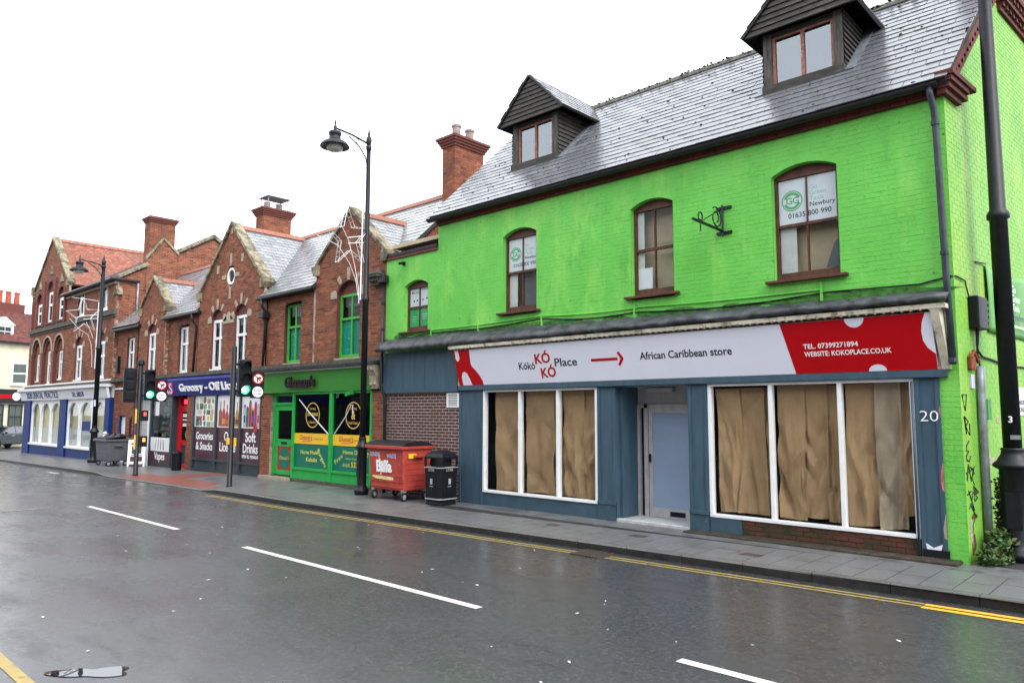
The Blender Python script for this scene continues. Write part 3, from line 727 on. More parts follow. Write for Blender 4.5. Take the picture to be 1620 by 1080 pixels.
# gable stack
st = MB().box(SW, 3.12, 5.3, 9.25, 11.6, -.75, .10).build('gable_stack', 'dark_brick', gb)
brickwork(Fr(SW.p(0, 0, .10), SW.ex, SW.ey, SW.n), [rect(3.1, 5.32, 9.5, 11.4)], 9.5, 11.4, gb, 'red_brick', 'mortar', 'stack_face')
for k, (z0, d) in enumerate(((9.06, .05), (9.145, .09), (9.23, .13), (9.315, .16), (9.40, .19))):
    if k in (1, 3):
        u = 3.08
        while u < 5.3: MB().box(SW, u, u+.11, z0, z0+.083, -.05, d).build('dentil_brick', 'cornice_brick', st); u += .2
        MB().box(SW, 3.06, 5.35, z0, z0+.083, -.05, d-.06).build('stack_course', 'cornice_brick', st)
    else: MB().box(SW, 3.04, 5.38, z0, z0+.083, -.05, d).build('stack_course', 'cornice_brick', st)
# slate roof
SR = .952; RF = Fr((0, -.25, 6.79), (1, 0, 0), (0, 1, SR)); LR = 3.12*math.sqrt(1+SR*SR)
def vy(v): return -.25 + v/math.sqrt(1+SR*SR)
roof = MB().poly(RF, [(-13.58, .02), (-2.39, .02), (-2.39+KS*2.87, LR), (-13.58, LR)], -.12, -.012).build('roof', 'dormer_soffit', gb)
slates(RF, [[(-13.60, 0), (-2.37, 0), (-2.37+KS*2.87, LR), (-13.60, LR)]], 0, LR, roof, 'slate', .21, .42, 300)
MB().wbox(-13.55, -2.35, 2.9, 5.6, 9.2, 9.6).build('rear_flat_roof', 'lead', gb)
x = -13.6
while x < -2.3:
    x1 = min(x+.45, -2.18)
    MB().poly(Fr((0, 2.875, 9.74), (0, 1, 0), (0, 0, 1), (1, 0, 0)), [(-.16, -.08), (0, .09), (.16, -.08), (.13, -.1), (0, .05), (-.13, -.1)], x+.004, x1-.004).build('ridge_tile', 'band_stone', roof); x += .45
ms = MB(); mg = MB()
for i in range(150):
    v = random.random()**1.2*LR*.93+.05; u = random.uniform(-13.4, -2.6); r = random.uniform(.009, .026); big = random.random() < .09
    q = mg if big else ms; r = r*1.6 if big else r
    q.lathe(RF.p(u, v, .008), [(r, 0), (r*.9, r*.4), (r*.45, r*.75), (.001, r*.8)], 7, RF.n)
for i in range(260):
    u = random.uniform(-13.5, -2.4); r = random.uniform(.012, .04)
    mg.lathe((u, 2.87+random.uniform(-.17, .03), 9.76), [(r, 0), (r*.8, r*.5), (.001, r*.7)], 6)
ms.build('moss_spots', 'moss', roof, kind='stuff'); mg.build('moss_tufts', 'moss_green', roof, kind='stuff')
def rzf(y): return 6.79 + SR*(y+.25)
def dormer(cx):
    hw, yf, zt = .70, .80, 8.90
    zb = rzf(yf)
    d = MB().wbox(cx-hw+.03, cx+hw-.03, yf+.14, yf+.2, zb-.1, zb+.02)
    for sg in (-1, 1):
        x0 = cx+sg*(hw-.02); d.poly(Fr((x0, 0, 0), (0, 1, 0), (0, 0, 1), (1, 0, 0)), [(yf+.02, zb-.1), (yf+.02, zt), ((zt-7.03)/SR+.05, zt), (yf+.1, zb-.1)], -.02, .02)
    d = d.build('dormer', 'dormer_soffit', gb)
    f = front(yf)
    for sg in (-1, 1):
        a, b = (cx-hw, cx-hw+.16) if sg < 0 else (cx+hw-.16, cx+hw)
        MB().box(f, a, b, zb+.06, zt, -.14, .0).build('corner_post', 'dormer_post', d, bevel=.006)
    MB().box(f, cx-hw-.02, cx+hw+.02, zb-.06, zb+.13, -.14, .05).build('sill_board', 'weathered_board', d, bevel=.008)
    MB().box(f, cx-hw+.16, cx+hw-.16, zt-.09, zt, -.14, -.02).build('head_board', 'weathered_board', d)
    a, b, v0, v1 = cx-hw+.16, cx+hw-.16, zb+.13, zt-.09; fm = MB()
    for p in ((a, a+.05, v0, v1), (b-.05, b, v0, v1), (a+.05, b-.05, v0, v0+.03), (a+.05, b-.05, v1-.035, v1), (cx-.03, cx+.03, v0+.03, v1-.035)): fm.box(f, *p, -.10, -.04)
    fm.build('window_frame', 'dormer_frame', d)
    for p, q in ((a+.05, cx-.03), (cx+.03, b-.05)): MB().box(f, p, q, v0+.03, v1-.035, -.078, -.072).build('pane', 'dormer_glass', d)
    MB().wbox(cx-hw+.05, cx+hw-.05, yf+.5, yf+.52, zb+.1, zt).build('room_blind', 'room_dark', d)
    # gable weatherboards
    gf = front(yf-.16); ew, za = .97, 9.84; zb0 = zt-.03; n = 9; h = (za-zb0)/n
    for i in range(n):
        z0 = zb0+i*h; w0 = ew*(1-(i)/n); w1_ = ew*(1-(i+1)/n)
        P = [(cx-w0, z0), (cx+w0, z0), (cx+max(w1_, .01), z0+h*1.12 if i < n-1 else za), (cx-max(w1_, .01), z0+h*1.12 if i < n-1 else za)]
        m_ = MB(); m_.add([gf.p(*P[0], .03), gf.p(*P[1], .03), gf.p(*P[2], .0), gf.p(*P[3], .0), gf.p(*P[0], -.02), gf.p(*P[1], -.02), gf.p(*P[2], -.02), gf.p(*P[3], -.02)],
               [(0, 1, 2, 3), (4, 5, 1, 0), (5, 6, 2, 1), (7, 4, 0, 3), (7, 6, 5, 4)]); m_.build('weatherboard', 'weathered_board', d)
    # cheek boards
    for sg in (-1, 1):
        cf = Fr((cx+sg*hw, 0, 0), (0, 1, 0), (0, 0, 1), (sg, 0, 0)); n2 = 11; h2 = (zt-zb)/n2
        for i in range(n2):
            z0 = zb+i*h2+.03; y1 = (z0-7.03)/SR + .02
            if y1 - yf > .05: MB().add([cf.p(yf+.001, z0, .03), cf.p(y1, z0, .03), cf.p(y1+h2/SR, z0+h2, .0), cf.p(yf+.001, z0+h2, .0), cf.p(yf+.001, z0, -.01), cf.p(y1, z0, -.01)], [(0, 1, 2, 3), (4, 5, 1, 0)]).build('weatherboard', 'weathered_board', d)
        MB().poly(RF, [(cx+sg*(hw+.02), 1.42), (cx+sg*(hw+.17), 1.40), (cx+sg*(hw+.17), 3.3), (cx+sg*(hw+.02), 3.3)], .012, .03).build('flashing', 'lead_pale', d)
    # roof planes
    for sg in (-1, 1):
        ex = 1.0; ze = zt-.04; yr = 3.02; ye = (ze-7.03)/SR+.03; y0 = yf-.22
        A = [(cx+sg*ex, y0, ze), (cx, y0, za+.03), (cx, yr, za+.03), (cx+sg*ex, ye, ze)]
        nrm = Vector((sg*(za-ze), 0, ex)).normalized()*.05
        MB().add([Vector(p) for p in A] + [Vector(p)+nrm for p in A], [(3, 2, 1, 0), (4, 5, 6, 7), (0, 1, 5, 4), (1, 2, 6, 5), (2, 3, 7, 6), (3, 0, 4, 7)]).build('dormer_roof', 'gutter_black', d)
        fr = Fr(Vector(A[0])+nrm, (0, 1, 0), Vector((-sg*ex, 0, za+.03-ze)), nrm); ls = math.hypot(ex, za+.03-ze)
        slates(fr, [[(-.02, 0), (ye-y0, 0), (yr-y0, ls), (-.02, ls)]], 0, ls, d, 'slate', .2, .3, name='dormer_slate')
dormer(-11.05); dormer(-4.78)
# annex parapet, its little roof
for i, (z0, z1, dd) in enumerate(((6.02, 6.10, .03), (6.10, 6.17, .06))):
    MB().box(F0, -15.56, -13.5, z0, z1, -.22, dd).build('parapet_course', 'dark_brick' if i == 0 else 'cast_iron', gb)
x = -15.55
while x < -13.55: MB().box(F0, x+.003, x+.072, 6.022, 6.098, -.1, .045).build('soldier_brick', 'dark_brick', gb); x += .075
MB().wbox(-15.5, -13.5, .1, 3.0, 5.7, 5.85).build('annex_flat_roof', 'lead', gb)
# ---- shop front
def hood(x0, x1, seed):
    r = random.Random(seed); V = []; F = []; n = int((x1-x0)/.22); k = 6
    for i in range(n+1):
        x = x0+(x1-x0)*i/n; j = lambda s=.018: r.uniform(-s, s); t = (x+15.5)/13.0; top = 3.93-.17*max(0, min(1, t-.15)); k_ = top-3.70
        for y, q in ((0, top), (-.06, top-.03), (-.20, 3.70+k_*.45), (-.33, 3.68), (-.345, 3.61), (-.30, 3.585)): V.append((x, y+(j() if y else 0), q+j()))
    for i in range(n):
        for a in range(k-1): F.append((i*k+a, i*k+a+1, (i+1)*k+a+1, (i+1)*k+a))
    F += [tuple(range(k)), tuple(n*k+a for a in range(k))]
    return MB().add(V, F).build('lead_hood', 'lead', gb, smooth=True)
hood(-15.55, -12.75, 2); hood(-12.75, -9.6, 3); hood(-9.6, -6.1, 4); hood(-6.1, -2.52, 5)
MB().box(F0, -12.76, -2.53, 3.50, 3.565, -.05, .31).build('cornice_board', 'cream_board', gb)
x = -12.7
while x < -2.6: MB().box(F0, x, x+.03, 3.482, 3.499, .25, .30).build('dentil', 'cream_board', gb); x += .12
MB().box(F0, -12.70, -2.62, 2.66, 3.50, -.05, .04).build('fascia_backing', 'cream_board', gb)
MB().add([(-2.66, -.06, 2.66), (-2.56, -.06, 2.66), (-2.56, -.0, 2.66), (-2.66, 0, 2.66), (-2.73, -.31, 3.52), (-2.62, -.31, 3.52), (-2.60, 0, 3.52), (-2.73, 0, 3.52)], [(0, 1, 5, 4), (1, 2, 6, 5), (2, 3, 7, 6), (3, 0, 4, 7), (0, 3, 2, 1), (4, 5, 6, 7)]).build('fascia_end', 'cream_board', gb)
MB().box(F0, -15.55, -12.72, 2.58, 3.56, -.1, .05).build('annex_fascia', 'blue_wood', gb)
for x in (-14.75, -13.9): MB().box(F0, x, x+.012, 2.6, 3.55, .05, .056).build('panel_joint', 'blue_wood', gb)
MB().box(F0, -15.55, -12.68, 2.53, 2.60, -.1, .085).build('fascia_sill', 'blue_wood', gb)
MB().box(F0, -12.66, -2.60, 2.55, 2.655, -.12, .075).build('transom_beam', 'blue_wood', gb, bevel=.006)
MB().box(F0, -12.66, -2.72, 2.545, 2.55, -.12, .03).build('beam_bead', 'blue_wood', gb)
def pil(x0, x1, worn=False, block=True):
    o = MB().box(F0, x0, x1, -.03, 2.548, -.11, .012).build('pilaster', 'blue_wood', gb, bevel=.004)
    if x1-x0 > .3:
        MB().box(F0, x0+.0, x0+.06, .02, 2.54, .012, .028).build('pilaster_strip', 'blue_wood', o); MB().box(F0, x1-.06, x1, .02, 2.54, .012, .028).build('pilaster_strip', 'blue_wood', o)
    return o
pil(-12.66, -11.9)
for a, b in ((-8.69, -8.264), (-6.70, -6.325)):
    o = pil(a, b); MB().box(F0, a, b, .30, .36, .012, .045).build('plinth_mould', 'blue_wood', o); MB().box(F0, a, b, -.02, .30, .012, .03).build('plinth_block', 'blue_wood_worn', o)
o = pil(-3.04, -2.72)
text('20', F0, -2.985, 1.93, .029, .155, 'white_letter', gb, name='house_number', ext=.002, bold=-.012, width=.235)
for i, P in enumerate(([(-2.765, 1.15), (-2.735, 1.32), (-2.722, 1.36), (-2.722, .95), (-2.75, .98)], [(-2.76, .45), (-2.722, .66), (-2.722, .30), (-2.75, .32)], [(-2.99, .23), (-2.9, .17), (-2.78, .23), (-2.80, .14), (-2.97, .12)], [(-2.745, 2.1), (-2.722, 2.15), (-2.722, 1.98)])):
    MB().poly(F0, P, .012, .031).build('flaked_patch', ('bare_red', 'stone_clean', 'poster_white', 'bare_red')[i], o)
MB().box(F0, -3.03, -2.70, -.04, .15, -.1, .034).build('damp_plinth', 'cast_iron', o)
pipe(gb, [(-3.075, -.03, 2.5), (-3.075, -.03, .06)], .017, 'blue_wood', 'conduit')
# shop windows
def shopwin(a, b, v0, v1, ms_, name):
    mb = MB(); t = .06
    mb.box(F0, a, a+t, v0, v1, -.10, .015); mb.box(F0, b-t, b, v0, v1, -.10, .015)
    mb.box(F0, a+t, b-t, v0, v0+t*.9, -.10, .02); mb.box(F0, a+t, b-t, v1-t*.75, v1, -.10, .015)
    for m_ in ms_: mb.box(F0, m_-.032, m_+.032, v0+t*.9, v1-t*.75, -.10, .012)
    f = mb.build(name, 'white_upvc', gb, bevel=.004); e = [a+t] + list(ms_) + [b-t]
    for i in range(len(e)-1): MB().box(F0, e[i]+(.032 if i else 0), e[i+1]-(.032 if i < len(e)-2 else 0), v0+t*.9, v1-t*.75, -.05, -.044).build('pane', 'shop_glass', f)
    return f
shopwin(-11.89, -8.70, .285, 2.545, (-10.78, -9.72), 'shop_window'); shopwin(-6.32, -3.05, .275, 2.545, (-5.20, -4.10), 'shop_window')
MB().box(F0, -11.9, -8.69, -.03, .284, -.11, -.005).build('stall_riser', 'blue_wood_worn', gb)
MB().box(F0, -6.33, -5.75, -.03, .27, -.11, .012).build('riser_render', 'blue_wood_worn', gb)
brickwork(F0, [rect(-5.75, -3.04, -.03, .272)], -.03, .272, gb, 'plinth_brick', 'band_stone', 'riser_wall', parts=300, proud=.01, jit=.005)
for a, b in ((-11.9, -8.69), (-6.32, -3.05)): MB().wbox(a, b, .10, 1.0, .2, .28).build('display_shelf', 'room_dark', gb)
pm = MB()
for i in range(240):
    x = random.uniform(-6.6, -2.6); r = random.uniform(.01, .035); pm.lathe((x, random.uniform(-.1, -.02), random.uniform(-.01, .01)), [(r, 0), (r*.8, r*.6), (.001, r*.9)], 6)
pm.build('moss_line', 'moss_green', gb, kind='stuff')
MB().poly(F0, [(-6.7, -.03), (-2.55, -.03), (-2.55, .045), (-6.7, .03)], -.02, .30).build('base_fillet', 'fillet', gb, bevel=.02)
# door recess
MB().wbox(-8.27, -8.20, .11, .66, .06, 2.545).build('recess_cheek', 'blue_wood', gb); MB().wbox(-6.76, -6.69, .11, .66, .06, 2.545).build('recess_cheek', 'blue_wood', gb)
MB().wbox(-8.3, -6.66, -.02, .9, -.05, .055).build('door_step', 'threshold', gb, bevel=.01)
MB().wbox(-8.26, -6.7, .0, .9, 2.546, 2.60).build('recess_soffit', 'recess_white', gb)
D0 = front(.66)
MB().box(D0, -8.25, -6.7, 2.21, 2.545, -.05, 0).build('over_door_panel', 'recess_white', gb)
MB().box(D0, -7.95, -7.35, 2.44, 2.53, 0, .12).build('bulkhead_light', 'aluminium', gb, bevel=.02)
dr = MB()
for p in ((-8.20, -8.15, .055, 2.21), (-8.05, -7.96, .055, 2.21), (-6.80, -6.72, .055, 2.21), (-8.15, -6.8, 2.14, 2.21)): dr.box(D0, *p, -.06, .03)
dr = dr.build('door', 'aluminium', gb)
MB().box(D0, -8.15, -8.05, .055, 2.14, -.06, -.05).build('side_light', 'dark_glass', dr)
MB().box(D0, -7.95, -7.87, .06, 2.14, -.05, .012).build('door_stile', 'aluminium', dr); MB().box(D0, -6.88, -6.805, .06, 2.14, -.05, .012).build('door_stile', 'aluminium', dr)
MB().box(D0, -7.87, -6.88, 2.04, 2.14, -.05, .01).build('door_rail', 'aluminium', dr); MB().box(D0, -7.87, -6.88, .06, .24, -.05, .01).build('door_rail', 'aluminium', dr)
MB().box(D0, -7.87, -6.88, .24, 2.04, -.04, -.01).build('door_panel', 'door_blue', dr)
MB().box(D0, -7.5, -7.18, .10, .19, .01, .02).build('letter_plate', 'black_plastic', dr)
MB().box(D0, -7.93, -7.90, 1.1, 1.25, .012, .05).build('handle', 'black_plastic', dr)
# brown brick wall behind the bins, vent
brickwork(F0, [rect(-15.5, -12.66, -.05, 2.53)], -.05, 2.53, gb, 'brown_brick', 'pale_mortar', 'side_shop_wall', parts=300, joint=.017, proud=.003)
vt = MB().box(F0, -13.09, -12.68, 2.16, 2.50, .002, .012); fm_ = MB()
for p in ((-13.09, -13.055, 2.16, 2.5), (-12.715, -12.68, 2.16, 2.5), (-13.055, -12.715, 2.16, 2.19), (-13.055, -12.715, 2.47, 2.5)): fm_.box(F0, *p, .012, .04)
vt = vt.build('vent', 'black_plastic', gb); fm_.build('vent_frame', 'white_upvc', vt)
for i in range(7): MB().box(F0, -13.055, -12.715, 2.197+i*.039, 2.217+i*.039, .014, .036).build('louvre', 'white_upvc', vt)
pipe(gb, [(-15.56, -.09, 5.45), (-15.56, -.09, 3.6), (-15.53, -.14, 3.5), (-15.52, -.14, 2.7), (-15.45, -.06, 2.4), (-15.43, -.06, .0)], .04, 'gutter_black', clips=[(-15.56, -.09, 4.9), (-15.56, -.09, 4.2), (-15.44, -.06, 2.2)])
MB().wbox(-15.68, -15.42, -.2, -.02, 5.42, 5.62).build('hopper_head', 'gutter_black', gb, bevel=.02)
# fixtures on the side wall
pipe(gb, [SW.p(.74, 2.72, .06), SW.p(.70, 2.4, .06), SW.p(.66, .05, .06)], .055, 'galvanised', 'cable_duct')
MB().box(SW, .72, .86, 1.95, 2.25, .02, .13).build('duct_clip', 'frame_green', gb)
for i, (u0, v0, ru, rv, mt) in enumerate(((.98, 1.5, .07, .16, 'bare_red'), (1.35, 1.33, .30, .06, 'stone_clean'), (1.75, 1.36, .2, .1, 'stone_clean'), (1.65, 1.95, .08, .06, 'stone_clean'), (.15, .42, .06, .2, 'stone_clean'), (.3, .62, .1, .05, 'plinth_brick'), (.22, .25, .09, .12, 'plinth_brick'), (.42, .95, .09, .05, 'plinth_brick'))):
    P = blob(u0, v0, ru, rv, 0, 18, .5, 40+i); MB().poly(SW, P, .0005, .0035).build('bare_patch', mt, gb)
# the long shop sign
SG = Fr((0, -.075, 2.662), (1, 0, 0), (0, -.17, .80))
def sv(z): return (z-2.662)/.978
sg = thing('shop_sign', 'long white and red shop signboard reading Koko Place African Caribbean store', 'sign', (-7.6, -.1, 2.66))
MB().poly(SG, [(-12.60, 0), (-2.71, 0), (-2.72, .815), (-12.66, .815)], -.03, 0).build('board', 'sign_white', sg)
MB().poly(SG, [(-4.72, .002), (-2.712, .002), (-2.722, .813), (-4.90, .813)], .0, .002).build('red_panel', 'sign_red', sg)
MB().poly(SG, [(-12.66, .815), (-12.12, .815), (-12.13, .50), (-12.10, .43), (-11.98, .32), (-11.88, .2), (-11.82, .09), (-11.80, .001), (-12.60, .001)], 0, .002).build('red_shape', 'sign_red', sg)
MB().poly(SG, [(-12.60, .814), (-12.49, .814), (-12.47, .66), (-12.48, .60), (-12.52, .565), (-12.57, .575), (-12.60, .63)], .002, .004).build('white_shape', 'sign_white', sg)
MB().poly(SG, [(-12.46, .002), (-12.17, .002), (-12.22, .14), (-12.29, .27), (-12.37, .32), (-12.44, .29), (-12.475, .2), (-12.475, .1)], .002, .004).build('white_shape', 'sign_white', sg)
def seg(c, v, r, a0, a1, ku=1): return [(c+ku*r*math.cos(a0+(a1-a0)*i/16), v+r*math.sin(a0+(a1-a0)*i/16)) for i in range(17)]
MB().poly(SG, seg(-3.76, .813, .14, math.pi, 2*math.pi), .002, .004).build('white_shape', 'sign_white', sg)
MB().poly(SG, seg(-3.50, .002, .10, 0, math.pi, 1.25), .002, .004).build('white_shape', 'sign_white', sg)
MB().poly(SG, [(-2.723, .812), (-2.80, .812), (-2.85, .68), (-2.87, .55), (-2.86, .42), (-2.81, .31), (-2.716, .22)], .002, .004).build('white_shape', 'sign_white', sg)
text('Kókó', SG, -10.66, sv(2.955), .0, .155, 'sign_black', sg, width=.46, bold=.012); text('Place', SG, -9.66, sv(2.985), .0, .165, 'sign_black', sg, width=.58, bold=.012)
text('KÓ', SG, -10.18, sv(3.06), .0, .20, 'sign_red', sg, width=.42, bold=.028, rot=.04); text('KÓ', SG, -10.05, sv(2.765), .0, .20, 'sign_red', sg, width=.40, bold=.028, rot=.06)
am = MB()
for i in range(12): am.disc(SG, -8.70+i*.052, sv(3.065), .032, 0, .003, 12)
am.poly(SG, [(-8.10, .525), (-8.06, .555), (-7.965, .425), (-7.965, .40), (-8.06, .27), (-8.10, .30), (-8.03, .412)], 0, .0035)
am.build('arrow', 'sign_red', sg)
text('African Caribbean store', SG, -7.60, sv(3.025), .0, .135, 'sign_black', sg, width=1.83, bold=.015)
text('TEL. 07399271894', SG, -4.56, sv(3.045), .002, .075, 'white_letter', sg, width=.82, bold=.012); text('WEBSITE: KOKOPLACE.CO.UK', SG, -4.555, sv(2.925), .002, .075, 'white_letter', sg, width=1.27, bold=.012)
# brown paper sheets hung behind the glass
def sheet(a, b, v0, v1, y, mat, label, seed, slant=0):
    r = random.Random(seed); nu, nv = 22, 70; V = []; F = []; ph = [r.uniform(0, 6.28) for _ in range(10)]
    cre = [(r.uniform(0, 1), r.uniform(0, .85), r.uniform(-1.2, 1.2), r.uniform(.012, .05)*r.choice((-1, 1, 1))) for _ in range(22)]
    for j in range(nv+1):
        t = j/nv
        for i in range(nu+1):
            s = i/nu; x = a+(b-a)*s + slant*(1-t)*.5 + .012*math.sin(5*t+ph[0])
            z = v0+(v1-v0)*t + .012*math.sin(4*s+ph[1])*(1-t)
            dpt = .03*math.sin(3.2*s+ph[2]+1.1*t)*(1.2-t) + .016*math.sin(9*t+ph[3]+2*s)*(1-t*.6) - .05*max(0, abs(s-.5)-.36)*(1+math.sin(6*t+ph[4]))*2
            for cu_, cv_, an, am_ in cre:
                q = (s-cu_)*math.cos(an)*.45*2 + (t-cv_)*math.sin(an)*2.2; l = -(s-cu_)*math.sin(an) + (t-cv_)*math.cos(an)
                dpt += am_*max(0, 1-abs(q)/.16)*math.exp(-(l*3)**2)*(1.25-t)
            V.append((x, y+dpt, z))
    for j in range(nv):
        for i in range(nu): F.append((j*(nu+1)+i, j*(nu+1)+i+1, (j+1)*(nu+1)+i+1, (j+1)*(nu+1)+i))
    o = MB().add(V, F).build('paper_sheet', mat, None, smooth=False)
    return tag(o, label, 'paper', 'brown paper sheets behind the shop windows')
PW = [(-11.63, -10.80, .34, 2.50, .17, 'paper', 'brown paper sheet folded over at one side beside pale blue gap in shop window', 1, -.05),
 (-10.74, -9.92, .34, 2.50, .17, 'paper', 'smooth brown paper sheet in middle pane of shop window beside the bins', 2, 0),
 (-9.99, -9.74, .34, 2.49, .23, 'paper', 'narrow curling strip of brown paper beside mullion of the window nearer the bins', 3, .02),
 (-9.68, -9.14, .34, 2.50, .17, 'paper', 'brown paper sheet in pane next to the pilaster, meeting another at a dark slit', 4, 0),
 (-9.17, -8.75, .34, 2.50, .20, 'paper', 'brown paper sheet touching the pilaster left of the blue shop door', 5, .0),
 (-6.245, -5.80, .36, 2.46, .16, 'paper', 'crumpled brown paper sheet hanging clear of the frame next to shop door pilaster', 6, .10),
 (-5.88, -5.38, .36, 2.47, .19, 'paper', 'crumpled brown paper sheet bulging at the bottom in pane next to door', 7, .03),
 (-5.46, -5.225, .37, 2.47, .22, 'paper', 'thin brown paper strip against first mullion after the shop door', 8, .04),
 (-5.16, -4.70, .35, 2.49, .16, 'paper', 'flat brown paper sheet filling one side of the middle pane under the red sign', 9, .0),
 (-4.76, -4.36, .40, 2.50, .18, 'paper', 'brown paper sheet with a deep crease bulging near its foot, middle pane', 10, .0),
 (-4.40, -4.13, .36, 2.48, .2, 'paper', 'brown paper strip with bottom corner curled away by the second mullion', 11, .0),
 (-4.07, -3.60, .35, 2.49, .16, 'paper', 'brown paper sheet with split lower edge, pane beside house number 20', 12, .0),
 (-3.63, -3.27, .34, 2.50, .14, 'paper_grey', 'greyish brown paper strip hanging full length in pane beside house number 20', 13, .0),
 (-3.31, -3.08, .56, 2.49, .18, 'paper', 'short brown paper sheet ending above a dark gap near house number 20', 14, .0)]
for p in PW: sheet(*p[:6], p[6], p[7], p[8])
# ------------------------------------------------------------------ brick terrace: kebab shop and grocery
TS = .93; TE = (-.16, 5.74); TRY, TL = 2.95, 3.11*math.sqrt(1+.93*.93)
TR = Fr((0, TE[0], TE[1]), (1, 0, 0), (0, 1, TS))
def tv(y): return (y-TE[0])*math.sqrt(1+TS*TS)
def tz(y): return TE[1]+(y-TE[0])*TS
def terrace_roof(th, poly, x0, x1):
    r = MB().poly(TR, poly, -.10, -.012).build('roof', 'dormer_soffit', th)
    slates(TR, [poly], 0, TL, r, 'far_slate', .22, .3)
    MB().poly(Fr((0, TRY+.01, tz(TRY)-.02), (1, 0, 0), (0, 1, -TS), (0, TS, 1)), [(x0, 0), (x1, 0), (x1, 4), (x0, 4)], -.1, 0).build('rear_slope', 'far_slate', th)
    x = x0
    while x < x1-.1:
        MB().poly(Fr((0, TRY, tz(TRY)-.0), (0, 1, 0), (0, 0, 1), (1, 0, 0)), [(-.15, -.08), (0, .10), (.15, -.08), (.12, -.1), (0, .05), (-.12, -.1)], x+.004, min(x+.45, x1)-.004).build('ridge_tile', 'red_tile', r); x += .45
    return r
def cross_roof(th, c, hw, za, ze, y0=.12):
    for sg in (-1, 1):
        yr = (za-TE[1])/TS+TE[0]; ye = (ze-TE[1])/TS+TE[0]
        A = [Vector((c+sg*hw, y0, ze)), Vector((c, y0, za)), Vector((c, max(yr, y0+.2)+.1, za)), Vector((c+sg*hw, ye+.1, ze))]
        nrm = Vector((sg*(za-ze), 0, hw)).normalized()
        MB().add(A + [p-nrm*.08 for p in A], [(0, 1, 2, 3), (7, 6, 5, 4), (0, 4, 5, 1), (2, 6, 7, 3), (3, 7, 4, 0)]).build('cross_roof', 'dormer_soffit', th)
        fr = Fr(A[0], (0, 1, 0), A[1]-A[0], nrm); ls = (A[1]-A[0]).length
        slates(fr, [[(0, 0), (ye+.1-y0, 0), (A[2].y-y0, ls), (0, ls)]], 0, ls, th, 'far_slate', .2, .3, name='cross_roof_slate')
    y = y0+.1
    while y < max(yr, y0+.2):
        MB().poly(Fr((c, 0, za+.02), (1, 0, 0), (0, 0, 1), (0, 1, 0)), [(-.14, -.08), (0, .09), (.14, -.08), (.11, -.1), (0, .05), (-.11, -.1)], y, min(y+.44, yr+.1)).build('ridge_tile', 'red_tile', th); y += .45
def gable_poly(x0, x1, z0, zk, za): return [(x0, z0), (x1, z0), (x1, zk), ((x0+x1)/2, za), (x0, zk)]
def gutter(th, x0, x1, y=-.1, z=5.70):
    MB().lathe((x0, y, z), [(.055, 0), (.06, .002), (.06, x1-x0-.002), (.055, x1-x0)], 10, (1, 0, 0)).build('gutter', 'gutter_black', th)
    MB().wbox(x0, x1, y+.03, y+.24, z-.06, z+.03).build('eaves_board', 'gutter_black', th)
F12 = front(.12)
# --- kebab shop
kb = thing('kebab_shop', 'red brick gabled shop with green kebab shopfront and green window frames', 'building', (-18.8, 3, 0))
gp = gable_poly(-18.95, -15.56, 3.5, 6.25, 7.72)
w2h = arch(-17.85, -16.72, 3.55, 5.36, .36)
brickwork(F0, [gp, w2h], 3.5, 7.72, kb, name='gable_wall')
w1h = rect(-20.9, -19.95, 3.55, 5.38)
brickwork(F12, [rect(-22.0, -18.95, 3.5, 5.72), w1h], 3.5, 5.72, kb, name='wing_wall')
for a_, b_ in ((-22.0, -21.38), (-16.07, -15.56)): brickwork(F0, [rect(a_, b_, -.1, 2.62)], -.08, 2.62, kb, 'red_brick', 'mortar', 'shop_pier')
brickwork(right(-15.56), [[(0.0, 5.75), (5.9, 5.75), (2.95, 8.42)]], 5.75, 8.42, kb, name='party_gable')
brickwork(right(-18.95), [rect(.0, .12, 3.5, 5.8)], 3.5, 5.8, kb, name='return_wall')
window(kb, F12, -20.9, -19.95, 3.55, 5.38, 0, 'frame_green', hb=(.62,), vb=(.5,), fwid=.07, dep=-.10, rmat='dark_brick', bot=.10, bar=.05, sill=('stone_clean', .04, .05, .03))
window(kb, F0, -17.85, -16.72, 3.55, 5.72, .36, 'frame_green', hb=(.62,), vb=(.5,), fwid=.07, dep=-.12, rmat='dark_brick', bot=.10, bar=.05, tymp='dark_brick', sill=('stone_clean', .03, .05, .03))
for fr, a, b in ((F12, -20.9, -19.95), (F0, -17.85, -16.72)):
    MB().box(fr, a+.07, b-.07, 3.63, 4.66, -.21, -.19).build('window_board', 'teal_board', kb)
    MB().box(fr, a+.07, b-.07, 4.70, 5.36, -.35, -.33).build('net_curtain', 'room_dark', kb)
voussoirs(kb, F0, -17.85, -16.72, 5.36, .36)
coping(kb, F0, -17.255, 7.72, 1.70, 6.25)
terrace_roof(kb, [(-22.1, 0), (-18.95, 0), (-18.95, tv(.3)), (-15.5, tv(.3)), (-15.5, TL), (-22.1, TL)], -22.1, -15.5)
cross_roof(kb, -17.255, 1.62, 7.66, 6.28)
gutter(kb, -22.3, -18.98)
chimney(kb, -16.4, -15.85, 2.65, 3.85, 7.9, 10.3, pots=((-16.12, 2.95, .42, .13), (-16.12, 3.5, .42, .13)), corb=4)
MB().wbox(-22.0, -15.6, .9, 5.8, 3.5, 5.7).build('upper_rooms', 'room_dark', kb); MB().wbox(-22, -15.6, 2.2, 5.8, -.1, 3.4).build('shop_back_wall', 'room_dark', kb)
MB().wbox(-22, -15.6, .1, 2.2, 2.7, 2.8).build('shop_ceiling', 'room_beige', kb)
